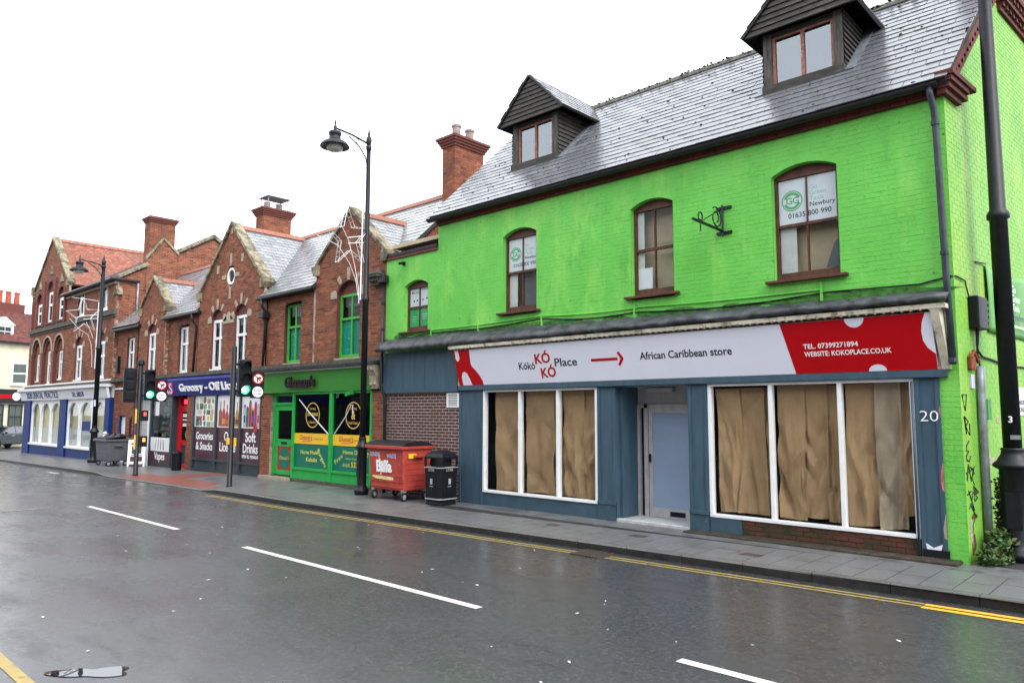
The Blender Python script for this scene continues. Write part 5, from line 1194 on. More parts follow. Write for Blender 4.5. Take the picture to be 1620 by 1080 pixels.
# shopfront
ds = thing('dental_sign', 'white timber fascia with blue lettering reading 2020 Dental Practice', 'sign', (-42, -.2, 2.7))
NF = Fr((0, -.12, 2.66), (1, 0, 0), (0, -.10, .52))
MB().box(NF, -49.35, -35.45, 0, .50, -.1, 0).build('board', 'dental_white', ds); MB().box(F0, -49.5, -35.4, 3.16, 3.29, -.05, .32).build('cornice', 'dental_white', ds)
text('2020', NF, -48.1, .1, .0, .34, 'dental_blue', ds, width=1.05, bold=.012, ext=.01); text('DENTAL', NF, -46.85, .1, .0, .34, 'dental_blue', ds, width=1.85, bold=.012, ext=.01); text('PRACTICE', NF, -44.75, .1, .0, .34, 'dental_blue', ds, width=2.3, bold=.012, ext=.01); text('TEL: 580570', NF, -40.3, .12, .0, .22, 'dental_blue', ds, width=1.75, bold=.02, ext=.01)
MB().wbox(-49.3, -35.3, -.1, -.02, 3.44, 3.5).build('white_pipe', 'white_upvc', dn)
for a, b in ((-48.98, -47.75), (-42.5, -41.45), (-35.98, -35.40)): MB().box(F0, a, b, -.5, 2.68, -.4, .06).build('pilaster', 'dental_blue', dn, bevel=.01)
for a, b, n in ((-47.75, -42.5, 3), (-41.45, -35.98, 3)):
    MB().box(F0, a, b, -.5, .27, -.3, .0).build('stall_riser', 'dental_blue', dn); w_ = (b-a)/n; MB().box(F0, a-.05, b+.05, .27, .36, -.3, .06).build('window_sill', 'white_upvc', dn)
    polys = [rect(a, b, .36, 2.68)] + [arch(a+i*w_+.13, a+(i+1)*w_-.13, .42, 2.05, .45, 12) for i in range(n)]
    fm = MB(); z = .36
    while z < 2.67:
        for p, q in spans(polys, z+.02): fm.box(F0, p, q, z, z+.04, -.12, -.02)
        z += .04
    f_ = fm.build('arched_window', 'white_upvc', dn)
    for i in range(n):
        MB().box(F0, a+i*w_+.05, a+(i+1)*w_-.05, .4, 1.25, -.16, -.14).build('frosted_film', 'frosted', f_); MB().box(F0, a+i*w_+.05, a+(i+1)*w_-.05, 1.25, 2.6, -.22, -.2).build('room_screen', 'frosted_yellow', f_)
        MB().box(F0, a+i*w_+.05, a+(i+1)*w_-.05, .4, 2.6, -.11, -.105).build('pane', 'glass', f_)
    if a > -42: MB().box(F0, -39.4, -38.2, 1.15, 1.6, -.103, -.10).build('window_logo', 'dental_blue', f_)
MB().box(F0, -48.98, -35.4, 2.68, 3.3, -.4, -.05).build('fascia_backing', 'dental_white', dn)
# ------------------------------------------------------------------ cream building and car down the side street
CF = Fr((-60, 0, 0), (-.35, .937, 0), (0, 0, 1), (.937, .35, 0))
cr = thing('cream_building', 'cream rendered building with dark shop fascia and tiled roof beyond dental practice', 'building', (-61, 3, -.3))
MB().box(CF, -4, 12, -.4, 6.95, -6, 0).build('wall', 'cream_render', cr)
MB().poly(Fr(CF.p(0, 6.9, .25), CF.ex, Vector((0, 0, 1))*.75 - CF.n*.85), [(-4.2, 0), (12, 0), (12, 3.6), (-4.2, 3.6)], -.1, 0).build('roof', 'dark_brick', cr)
slates(Fr(CF.p(0, 6.92, .26), CF.ex, Vector((0, 0, 1))*.75 - CF.n*.85), [rect(-4.2, 12, 0, 3.6)], 0, 3.6, cr, 'dark_brick', .18, .25, name='roof_tile')
MB().box(CF, -4.2, 12, 6.8, 6.92, 0, .3).build('gutter', 'gutter_black', cr)
for a, b in ((1.95, 3.1), (5, 6.2), (-1.5, -.3)): window(cr, CF, a, b, 3.95, 5.5, 0, 'white_upvc', hb=(.5,), fwid=.12, dep=.03, rv=False, pmat='dark_glass', sill=('white_upvc', .05, .1, .1))
MB().box(CF, -4, 8, 2.65, 3.6, 0, .25).build('shop_fascia', 'sign_black', cr); MB().box(CF, -3, 1.9, 2.95, 3.25, .25, .27).build('fascia_stripe', 'sign_red', cr); MB().disc(CF, 2.25, 3.1, .28, .25, .27).build('fascia_logo', 'white_letter', cr)
text('BAR', CF, 2.65, 2.95, .25, .3, 'white_letter', cr, bold=.02)
for a, b in ((-1, 1.6), (1.9, 2.9), (3.2, 5)): window(cr, CF, a, b, .4 if a < 1.8 else -.2, 2.55, 0, 'grey_frame', hb=(.7,), vb=(.5,), fwid=.1, dep=.03, rv=False, pmat='dark_glass')
RN = (Vector((0, 0, 1))*.75 - CF.n*.85).normalized()
dm = MB().box(CF, .9, 2.15, 7.05, 8.1, -1.6, -.35).build('dormer', 'white_upvc', cr); MB().poly(CF, [(.8, 8.1), (2.25, 8.1), (1.53, 8.65)], -2, -.28).build('dormer_roof', 'white_upvc', cr)
window(cr, Fr(CF.p(0, 0, -.35), CF.ex, CF.ey, CF.n), 1.05, 2.0, 7.25, 8.0, 0, 'white_upvc', hb=(.5,), vb=(.5,), fwid=.06, dep=.04, rv=False, pmat='dark_glass')
ch = MB().box(CF, 1.6, 4.2, 8.6, 9.95, -3.2, -2.4).build('chimney', 'dark_brick', cr)
for i in range(4): MB().lathe(CF.p(1.95+i*.62, 9.95, -2.8), [(.2, 0), (.17, .75), (.2, .8), (.2, .9), (.14, .9)], 12).build('chimney_pot', 'pot_red', ch)
pipe(cr, [CF.p(3.35, 6.8, .1), CF.p(3.35, 0, .1)], .06, 'white_upvc')
# parked car
car = thing('parked_car', 'dark grey hatchback parked in side street beyond dental practice', 'car', (-58.3, 2.0, gz(-58)-.11))
cx_ = Vector((-.58, .815, 0)); CA = Fr((-57.35, .75, gz(-58)-.11), cx_, (0, 0, 1), Vector((cx_.y, -cx_.x, 0)))
low = [(-.95, .30), (-.98, .55), (-.85, .78), (.0, .95), (2.9, .98), (3.15, .85), (3.2, .4), (3.1, .28)]
body = MB().poly(CA, low, -1.72, 0).build('body', 'car_paint', car, bevel=.06)
cab = [(-.05, .93), (.72, 1.42), (1.3, 1.50), (2.3, 1.46), (2.95, .97)]
V = [CA.p(u, v, -.04 - .18*((v-.93)/.55)) for u, v in cab] + [CA.p(u, v, -1.68 + .18*((v-.93)/.55)) for u, v in cab]
MB().add(V, [(0, 1, 2, 3, 4), (9, 8, 7, 6, 5)] + [(i, i+5, i+6, i+1) for i in range(4)]).build('cabin', 'car_paint', car)
def cwin(P): return MB().add([CA.p(u, v, -.03 - .18*((v-.93)/.55)) for u, v in P], [tuple(range(len(P)))]).build('side_window', 'dormer_glass', car)
cwin([(.18, 1.0), (.80, 1.38), (1.25, 1.43), (1.25, 1.0)]); cwin([(1.32, 1.0), (1.32, 1.43), (2.2, 1.4), (2.55, 1.02)])
MB().add([CA.p(-.06, .97, -.2), CA.p(.66, 1.41, -.26), CA.p(.66, 1.41, -1.46), CA.p(-.06, .97, -1.52)], [(0, 1, 2, 3)]).build('windscreen', 'dormer_glass', car)
for u in (-.25, 2.4):
    for d in (-.0, -1.56):
        t = MB().lathe(CA.p(u, .32, d-.16), [(.19, 0), (.30, .0), (.32, .03), (.32, .17), (.30, .19), (.2, .19)], 20, CA.n).build('wheel', 'tyre', car)
        MB().lathe(CA.p(u, .32, d-.14), [(.19, .0), (.2, .165), (.06, .15), (.04, .175)], 12, CA.n).build('rim', 'rim', t)
MB().box(CA, .28, .42, .98, 1.10, .0, .16).build('mirror', 'car_paint', car, bevel=.03); MB().box(CA, -.93, -.62, .66, .78, -.25, .012).build('headlight', 'dormer_glass', car); MB().box(CA, .9, 1.1, .83, .87, .0, .02).build('door_handle', 'silver', car)

# ------------------------------------------------------------------ the other side of the street: unseen buildings added for the panes to mirror
def opposite(label, x0, x1, h, wall, n):
    t = thing('opposite_building', label, 'building', ((x0+x1)/2, -20, 0), 'unseen buildings added across the street for the panes to reflect'); O = Fr((0, -16.2, 0), (-1, 0, 0), (0, 0, 1), (0, 1, 0))
    MB().wbox(x0, x1, -24, -16.2, -.1, h).build('wall', wall, t)
    MB().poly(Fr((x0-.1, 0, 0), (0, 1, 0), (0, 0, 1), (1, 0, 0)), [(-24.3, h), (-15.9, h), (-20.1, h+3.2)], 0, x1-x0+.2).build('roof', 'slate', t)
    w_ = (x1-x0)/n
    for i in range(n):
        c = -(x0+w_*(i+.5))
        for z in (3.6, 6.2):
            f = MB().box(O, c-.55, c+.55, z, z+1.6, 0, .05).build('window', 'white_upvc', t); MB().box(O, c-.47, c+.47, z+.08, z+.76, .05, .055).build('pane', 'dark_glass', f); MB().box(O, c-.47, c+.47, z+.82, z+1.52, .05, .055).build('pane', 'dark_glass', f)
        MB().box(O, c-w_*.42, c+w_*.42, .4, 2.5, 0, .04).build('shop_window', 'grey_frame', t)
    MB().box(O, -x1+.1, -x0-.1, 2.6, 3.2, 0, .15).build('fascia', 'blue_fascia', t)
opposite('unseen brown brick building with blue fascia added facing the dental practice', -62, -36, 9.0, 'dark_brick', 7)
opposite('unseen cream rendered building with blue fascia added facing the brick terrace', -35.5, -14, 9.6, 'cream_render', 6)
opposite('unseen red brick building with blue fascia added facing the green corner building', -13.5, 16, 9.2, 'red_brick', 8)
# ------------------------------------------------------------------ things fixed to the green building
wb = thing('wall_bracket', 'black wrought iron hanging bracket with scroll on the green wall', 'bracket', (-5.95, 0, 5.2))
bt = MB().tube([(-5.95, -.02, 5.12), (-5.95, -.02, 5.66)], .02, 6); bt.build('back_bar', 'cast_iron', wb)
MB().box(F0, -6.06, -5.78, 5.14, 5.19, 0, .03).build('wall_plate', 'cast_iron', wb); MB().box(F0, -6.06, -5.78, 5.58, 5.63, 0, .03).build('wall_plate', 'cast_iron', wb)
MB().tube([(-5.95, -.02, 5.2), (-5.95, -1.05, 5.22)], .025, 6).build('arm', 'cast_iron', wb)
MB().tube([(-5.95, -.02, 5.6), (-5.95, -.75, 5.24)], .009, 5).build('stay', 'cast_iron', wb)
MB().tube([(-5.95, -.24+(.17-.10*t/26)*math.cos(.4-t*.30), 5.39+(.17-.10*t/26)*math.sin(.4-t*.30)) for t in range(-6, 27)], .013, 5).build('scroll', 'cast_iron', wb)
MB().tube([(-5.95, -.8+.07*math.cos(q*.42), 5.31+.07*math.sin(q*.42)) for q in range(16)], .014, 5).build('ring', 'cast_iron', wb); MB().tube([(-5.95, -.8, 5.2), (-5.95, -.8, 5.05)], .012, 5).build('hook', 'cast_iron', wb)
cc = thing('security_camera', 'small black security camera on the green annex wall under parapet', 'camera', (-14.8, 0, 5.85))
MB().box(F0, -14.83, -14.77, 5.8, 5.9, 0, .06).build('bracket', 'black_plastic', cc); MB().tube([(-14.8, -.06, 5.86), (-14.68, -.26, 5.80)], .035, 8).build('body', 'black_plastic', cc)
def cable(pts, r, label, name='cable', mat='black_plastic'): return tag(MB().tube(pts, r, 5).build(name, mat), label, 'cable')
def sag(x0, x1, z0, z1, s, y=-.02, n=8): return [(x0+(x1-x0)*i/n, y, z0+(z1-z0)*i/n - s*math.sin(math.pi*i/n)) for i in range(n+1)]
cable(sag(-15.4, -13.7, 3.88, 4.04, .03) + sag(-13.6, -10.15, 4.05, 4.08, .02) + sag(-10.1, -7.8, 4.08, 4.02, .03) + sag(-7.7, -4.3, 4.03, 3.98, .02), .012, 'long green-painted cable clipped along wall above the lead hood', mat='green_paint')
cable(sag(-13.7, -10.15, 3.98, 4.03, .05) + sag(-10.1, -7.8, 4.02, 3.94, .06) + sag(-7.7, -4.2, 3.94, 3.93, .07) + [(-2.9, -.02, 3.90), (-2.5, -.02, 3.97)] + [SW.p(.05, 3.97, .02), SW.p(.4, 3.95, .02), SW.p(.5, 3.72, .03)], .012, 'sagging dark cable crossing green wall towards the junction box')
for x, l_ in ((-13.7, 'green cable strip on wall just right of the small arched annex window'), (-12.06, 'green cable strip on wall between annex window and first sash window'), (-10.13, 'green cable strip below the sash window with taxi poster nearer the annex'), (-7.8, 'green cable strip below the middle sash window without poster'), (-4.3, 'green cable strip below the taxi poster window nearer the gable wall')): tag(MB().box(F0, x-.02, x+.02, 3.80, 4.10, .0, .03).build('cable_support', 'green_paint'), l_, 'support', 'cable supports on the green wall')
tb = thing('junction_box', 'black ribbed telephone junction box on the green gable wall', 'junction box', tuple(SW.p(.75, 3.24, 0)))
MB().box(SW, .52, .95, 3.26, 3.74, .0, .14).build('case', 'black_plastic', tb, bevel=.02)
for i in range(5): MB().box(SW, .95, 1.08, 3.30+i*.09, 3.35+i*.09, .02, .12).build('terminal_rib', 'black_plastic', tb)
cable([SW.p(.75, 3.26, .05), SW.p(.74, 3.05, .04), SW.p(.78, 2.95, .03), SW.p(.95, 2.88, .03), SW.p(1.4, 2.86, .02), SW.p(2.2, 2.80, .02), SW.p(3.6, 2.82, .02)], .016, 'black cable looping from junction box along the gable wall')
cable([SW.p(.68, 3.26, .05), SW.p(.70, 2.9, .04), SW.p(.74, 2.66, .06)], .014, 'short black cable dropping from junction box into grey duct')
ru = thing('rusty_bracket', 'rusty iron bracket beside the top of the grey cable duct', 'bracket', tuple(SW.p(.5, 2.68, 0)))
MB().box(SW, .36, .56, 2.66, 2.86, 0, .06).build('plate', 'rust', ru, bevel=.015); MB().tube([SW.p(.4, 2.84, .04), SW.p(.5, 2.93, .05), SW.p(.66, 2.78, .06)], .03, 6).build('arm', 'rust', ru)
tag(MB().box(SW, .44, .58, 2.40, 2.60, .0, .02).build('small_plate', 'lilac'), 'small pale plate on green wall below the rusty bracket', 'plate')
gfm = MB()
def stroke(pts): gfm.tube([SW.p(a, b, .004) for a, b in pts], .0105, 4)
stroke([(.05, 2.30), (.24, 2.31), (.15, 2.08), (.05, 2.30)]); stroke([(.08, 2.0), (.14, 1.76), (.10, 2.0), (.25, 1.93), (.14, 1.86), (.28, 1.74), (.3, 1.9)])
stroke([(.24, 1.66), (.12, 1.60), (.10, 1.53), (.2, 1.52), (.09, 1.46), (.10, 1.40), (.2, 1.38), (.27, 1.45)]); stroke([(.06, 1.12), (.14, 1.34), (.24, 1.10)]); stroke([(.05, 1.22), (.36, 1.27)]); stroke([(.22, 1.3), (.34, 1.25), (.27, 1.15), (.36, 1.05)]); stroke([(.3, 1.28), (.38, 1.2), (.3, 1.18), (.4, 1.3)])
stroke([(.1, .98), (.3, .70)]); stroke([(.28, .96), (.2, .82), (.1, .74)]); stroke([(.05, .93), (.22, .97)]); stroke([(.32, 1.03), (.45, .97), (.36, .92), (.46, .86), (.33, .82), (.32, 1.03)]); stroke([(.15, .80), (.36, .60)]); stroke([(.28, .58), (.2, .5), (.18, .4)])
gfm.build('graffiti', 'ink', gb)
# banner
V = []; F = []; nu, nv = 24, 12
for j in range(nv+1):
    for i in range(nu+1):
        s, t = i/nu, j/nv; u = 1.36+2.5*s; v = 3.28+1.06*t - .10*math.sin(math.pi*min(1, s*1.3))*t**2
        V.append(SW.p(u, v, .03+.02*math.sin(9*s+3*t)+.03*math.sin(4*t+5*s)*s))
for j in range(nv):
    for i in range(nu): F.append((j*(nu+1)+i, j*(nu+1)+i+1, (j+1)*(nu+1)+i+1, (j+1)*(nu+1)+i))
bn = thing('taxi_banner', 'green fabric banner with white taxi logo tied to the gable wall', 'banner', tuple(SW.p(2.5, 3.28, .03)))
bo = MB().add(V, F).build('cloth', 'banner', bn, smooth=True)
so_ = bo.modifiers.new('thickness', 'SOLIDIFY'); so_.thickness = .006
MB().ring(SW, 1.98, 3.82, .29, .33, 0, 2*math.pi, .085, .09, 28).build('logo_ring', 'banner_white', bn); text('GG', SW, 1.78, 3.70, .085, .25, 'banner_white', bn, width=.42, bold=.03)
for j, (t_, mt) in enumerate((('Go', 'banner_white'), ('Green', 'banner_white'), ('Taxis', 'banner_white'), ('Newbury', 'text_dark'))): text(t_, SW, 2.45, 4.0-j*.15, .09, .12, mt, bn, bold=.01)
MB().box(SW, 1.75, 3.6, 3.43, 3.46, .085, .09).build('strap_line', 'banner_white', bn)
MB().tube([SW.p(.92, 4.30, .02), SW.p(1.36, 4.33, .03)], .012, 5).build('tie', 'ink', bn)
pk = thing('parking_sign', 'white and lilac customer parking only sign on the green gable wall', 'sign', tuple(SW.p(3, 2, 0)))
MB().box(SW, 2.66, 3.3, 2.02, 2.47, .0, .012).build('board', 'poster_white', pk); MB().box(SW, 2.67, 3.29, 2.30, 2.46, .012, .014).build('header', 'lilac', pk)
text('ACCESS', SW, 2.98, 2.35, .014, .08, 'white_letter', pk, width=.5, align='CENTER', bold=.02); text('PARKING', SW, 2.98, 2.19, .012, .075, 'text_dark', pk, width=.55, align='CENTER', bold=.02); text('ONLY', SW, 2.98, 2.07, .012, .075, 'text_dark', pk, width=.33, align='CENTER', bold=.02)

# ------------------------------------------------------------------ street lamps
def street_lamp(label, x, y, h, k, shaft, zc, armz, reach, number=None):
    z0 = gz(x); t = thing('street_lamp', label, 'street lamp', (x, y, z0), 'street lamps along the pavement'); P = lambda *a: (x+a[0], y+a[1], z0+a[2])
    b = MB().lathe(P(0, 0, 0), [(.17*k, -.03), (.17*k, .05), (.185*k, .07), (.185*k, .12), (.15*k, .15), (.13*k, .2), (.118*k, .24), (.118*k, zc-.05), (.15*k, zc-.02), (.165*k, zc), (.165*k, zc+.03), (.13*k, zc+.08), (.10*k, zc+.16), (.09*k, zc+.22), (.10*k, zc+.24), (shaft*1.15, zc+.26)], 20).build('base_column', 'cast_iron', t, smooth=True)
    MB().lathe(P(0, 0, 0), [(shaft, zc+.2), (shaft*.97, 4.85), (shaft*1.25, 4.87), (shaft*1.25, 4.93), (shaft*1.1, 4.97), (shaft*.9, 5.0), (shaft*.72, h-.75), (shaft*.72, h-.6), (shaft*.95, h-.58), (shaft*.95, h-.5), (shaft*.6, h-.46)], 16).build('shaft', 'cast_iron', t, smooth=True)
    MB().lathe(P(0, 0, h-.5), [(shaft*.6, 0), (shaft*.8, .08), (shaft*1.0, .16), (shaft*.8, .24), (shaft*.4, .28), (shaft*.5, .33), (.002, .5)], 12).build('finial', 'cast_iron', t, smooth=True)
    MB().box(Fr(P(0, 0, 0), (1, 0, 0), (0, 0, 1), (0, -1, 0)), -.06*k, .06*k, .45, .95, .112*k, .122*k).build('door_hatch', 'cast_iron', b)
    a = MB().tube([P(0, -.03, armz), P(0, -reach*.5, armz+.10), P(0, -reach, armz+.14)], .026, 8)
    a.tube([P(0, -.05, armz-.55), P(0, -.10, armz-.38), P(0, -.3, armz-.14), P(0, -.62, armz+.05)], .018, 6)
    for yy, zz, r in ((-.16, armz-.10, .07), (-.35, armz-.02, .05), (-.06, armz-.62, .05)): a.tube([P(0, yy+r*math.cos(q*.6), zz+r*math.sin(q*.6)) for q in range(10)], .009, 5)
    a.build('bracket_arm', 'cast_iron', t, smooth=True)
    c = (x, y-reach, z0+armz+.14)
    L = MB().lathe(c, [(.004, .22), (.03, .12), (.015, .08), (.045, .03), (.04, -.06), (.10, -.09), (.155, -.11), (.16, -.18), (.14, -.20), (.15, -.30), (.19, -.33), (.30, -.39), (.36, -.47), (.365, -.50), (.33, -.50), (.2, -.44)], 24).build('lantern', 'cast_iron', t, smooth=True)
    MB().lathe(c, [(.2, -.44), (.205, -.50), (.19, -.56), (.14, -.60), (.06, -.615), (.002, -.62)], 20).build('lantern_glass', 'frosted', L, smooth=True)
    if number:
        f = Fr((x, y, z0), (.62, .785, 0), (0, 0, 1), (.785, -.62, 0)); f2 = Fr((x, y, z0), (.985, .17, 0), (0, 0, 1), (.17, -.985, 0)); text(number, f2, -.03, 1.92, shaft*1.0, .085, 'white_letter', b, name='post_number', bold=.02)
        MB().box(f2, -.02, .1, 1.68, 1.74, shaft*.93, shaft*1.02).build('sticker', 'galvanised', b)
    return t
street_lamp('tall black street lamp standing between kebab shop and red waste bin', -15.52, -.68, 9.45, 1.0, .078, 1.16, 9.02, 1.03)
street_lamp('tall black street lamp standing in front of dental practice', -34.95, -.75, 9.05, 1.15, .10, 1.3, 8.55, .95)
street_lamp('thick black lamp post numbered 3 beside the green gable wall', -2.03, .80, 9.6, 1.55, .118, 1.30, 9.1, 1.1, '3')
tag(MB().box(front(-.82), -35.25, -34.75, 2.28, 2.55, 0, .02).build('street_plate', 'poster_white'), 'small white parking plate fixed to the lamp before dental practice', 'sign')
# star decorations
def star(label, x, cy, cz, Rr, py, tail, strip, seed):
    t = thing('star_decoration', label, 'christmas decoration', (x, py, cz), 'wire star lights on the lamp posts'); pts = []
    for i in range(10):
        a = math.pi/2 + .12 + i*math.pi/5; r = Rr if i % 2 == 0 else Rr*.42; pts.append((cy+r*math.cos(a)*.85, cz+r*math.sin(a)))
    pts.append(pts[0]); f = MB()
    for dx in (-.07, .07):
        f.tube([(x+dx, a, b) for a, b in pts], .009, 5)
    f.build('star_frame', 'star_white', t); g_ = MB()
    for i in range(10):
        for s in (.25, .5, .75, 1):
            a = pts[i][0]+(pts[i+1][0]-pts[i][0])*s, pts[i][1]+(pts[i+1][1]-pts[i][1])*s
            g_.tube([(x-.07, *a), (x+.07, *a)], .005, 4)
    g_.build('star_rungs', 'star_white', t)
    h_ = MB()
    for p in tail: h_.tube([(x, a, b) for a, b in p], .0085, 5)
    h_.tube([(x, cy, cz+.0), (x, py-.05, cz+.12)], .014, 5); h_.tube([(x, cy, cz-.15), (x, py-.05, cz-.05)], .012, 5)
    h_.build('comet_tail', 'star_white', t)
    MB().tube([(x, py-.10, strip[0]), (x, py-.11, (strip[0]+strip[1])/2), (x, py-.12, strip[1])], .018, 6).build('light_strip', 'star_white', t)
    return t
star('white wire shooting star light on lamp beside the kebab shop', -15.58, -1.2, 6.45, .78, -.68, [[(-1.97, 7.3), (-1.4, 6.7), (-1.2, 6.4), (-1.0, 5.8), (-.86, 5.2), (-.84, 4.8)], [(-2.1, 6.35), (-1.5, 6.2), (-1.15, 5.8), (-.95, 5.4), (-.87, 5.0)], [(-1.78, 7.38), (-1.2, 7.36), (-.74, 7.32)], [(-1.97, 7.3), (-1.8, 6.9), (-1.7, 6.65)], [(-1.95, 7.28), (-1.55, 6.95)]], (7.2, 4.9), 1)
star('white wire shooting star light on lamp before the dental practice', -34.98, -1.42, 6.15, .80, -.75, [[(-1.95, 6.0), (-1.6, 5.6), (-1.2, 5.35), (-1.05, 4.9), (-1.0, 4.4), (-.99, 3.95)], [(-1.3, 5.9), (-1.1, 5.5), (-1.0, 5.2)], [(-1.9, 6.9), (-1.2, 6.88), (-.84, 6.86)]], (6.8, 3.9), 2)

# ------------------------------------------------------------------ traffic signals
def signal(label, x, y, h, rear, ped):
    z0 = gz(x)-.02; t = thing('traffic_signal', label, 'traffic light', (x, y, z0), 'traffic signals at the crossing'); z = z0
    MB().lathe((x, y, z0), [(.085, -.02), (.085, .02), (.075, .03), (.075, h), (.065, h+.02)], 14).build('pole', 'cast_iron', t, smooth=True)
    H = Fr((x+.02, y, z), Vector((.16, .987, 0)), (0, 0, 1), Vector((.987, -.16, 0)))
    hd = MB().box(H, .13, .47, 2.50, 3.55, -.16, .08).build('signal_head', 'black_plastic', t, bevel=.03)
    MB().box(H, -.02, .14, 2.62, 2.68, -.05, .02).build('clamp', 'black_plastic', hd); MB().box(H, -.02, .14, 3.38, 3.44, -.05, .02).build('clamp', 'black_plastic', hd)
    for i, mt in enumerate(('lamp_green', 'dark_glass', 'dark_glass')):
        cv = 2.69+i*.335
        MB().disc(H, .30, cv, .115, .08, .09, 20).build('lens', mt if i == 0 else 'black_plastic', hd)
        if i == 0: MB().disc(H, .275, cv+.01, .07, .09, .094, 16).build('lamp_core', 'lamp_core', hd)
        hd_ = MB()
        for j in range(14):
            a0, a1 = R(-25)+R(230)*j/14, R(-25)+R(230)*(j+1)/14; ln = lambda a: .10+.12*max(0, math.sin(a))
            Q = [(.30+.135*math.cos(a), cv+.135*math.sin(a)) for a in (a0, a1)]
            hd_.add([H.p(*Q[0], .08), H.p(*Q[1], .08), H.p(*Q[1], .08+ln(a1)), H.p(*Q[0], .08+ln(a0))] + [H.p(.30+.125*math.cos(a), cv+.125*math.sin(a), .08+q) for a, q in ((a0, 0), (a1, 0), (a1, ln(a1)), (a0, ln(a0)))], [(0, 1, 2, 3), (7, 6, 5, 4), (3, 2, 6, 7)])
        hd_.build('visor', 'black_plastic', hd)
    sb = MB().box(H, .50, .86, 2.46, 3.22, -.10, .03).build('sign_box', 'black_plastic', t, bevel=.01)
    c0, c1 = (.68, 3.02), (.68, 2.64)
    MB().disc(H, *c0, .155, .03, .034).build('sign_face', 'sign_lit_white', sb); MB().ring(H, *c0, .125, .158, 0, 2*math.pi, .034, .040, 24).build('red_ring', 'sign_red', sb)
    MB().poly(H, [(.64, 2.92), (.68, 2.92), (.68, 3.02), (.72, 3.02), (.72, 2.99), (.785, 3.04), (.72, 3.09), (.72, 3.06), (.64, 3.06)], .034, .037).build('arrow', 'sign_black', sb)
    MB().poly(H, [(.575, 3.105), (.595, 3.125), (.785, 2.935), (.765, 2.915)], .037, .040).build('red_bar', 'sign_red', sb)
    MB().disc(H, *c1, .155, .03, .034).build('sign_face', 'sign_lit_white', sb); text('Except', H, c1[0], c1[1]+.02, .034, .055, 'text_dark', sb, width=.22, align='CENTER', bold=.02, ext=.001); text('cycles', H, c1[0], c1[1]-.07, .034, .055, 'text_dark', sb, width=.2, align='CENTER', bold=.02, ext=.001)
    if rear:
        rb = MB().box(H, -.50, -.11, 2.42, 3.58, -.12, .02).build('rear_head', 'black_plastic', t, bevel=.02); MB().box(H, -.11, .0, 2.62, 2.68, -.05, .02).build('clamp', 'black_plastic', rb)
        for i in range(3): MB().box(H, -.44, -.17, 2.5+i*.36, 2.78+i*.36, .02, .05).build('rear_door', 'black_plastic', rb, bevel=.02)
        MB().lathe((x, y, z+h), [(.12, -.02), (.13, 0), (.10, .12), (.05, .16)], 10).build('pole_cap', 'black_plastic', t)
    for zz in ped:
        pb = MB().box(H, .08, .30, zz, zz+.36, -.1, .06).build('pedestrian_unit', 'black_plastic', t, bevel=.015); MB().box(H, .15, .23, zz+.17, zz+.29, .06, .066).build('red_man', 'lamp_red' if zz > 1.5 else 'lamp_amber_red', pb)
        MB().box(H, -.10, -.045, zz-.08, zz+.40, -.03, .03).build('yellow_edge', 'yellow', pb)
    if not ped:
        MB().box(H, -.13, -.055, 1.16, 1.34, -.05, .04).build('push_button', 'line_orange', t, bevel=.01); MB().box(H, .055, .13, 1.10, 1.34, -.05, .04).build('push_button', 'line_orange', t, bevel=.01)
    return t
signal('traffic light on a single head post before the soft drinks window, showing green', -20.0, -1.93, 3.9, False, ())
signal('traffic light with two heads and red pedestrian lights before the vape window', -26.4, -2.1, 3.72, True, (1.80, .93))
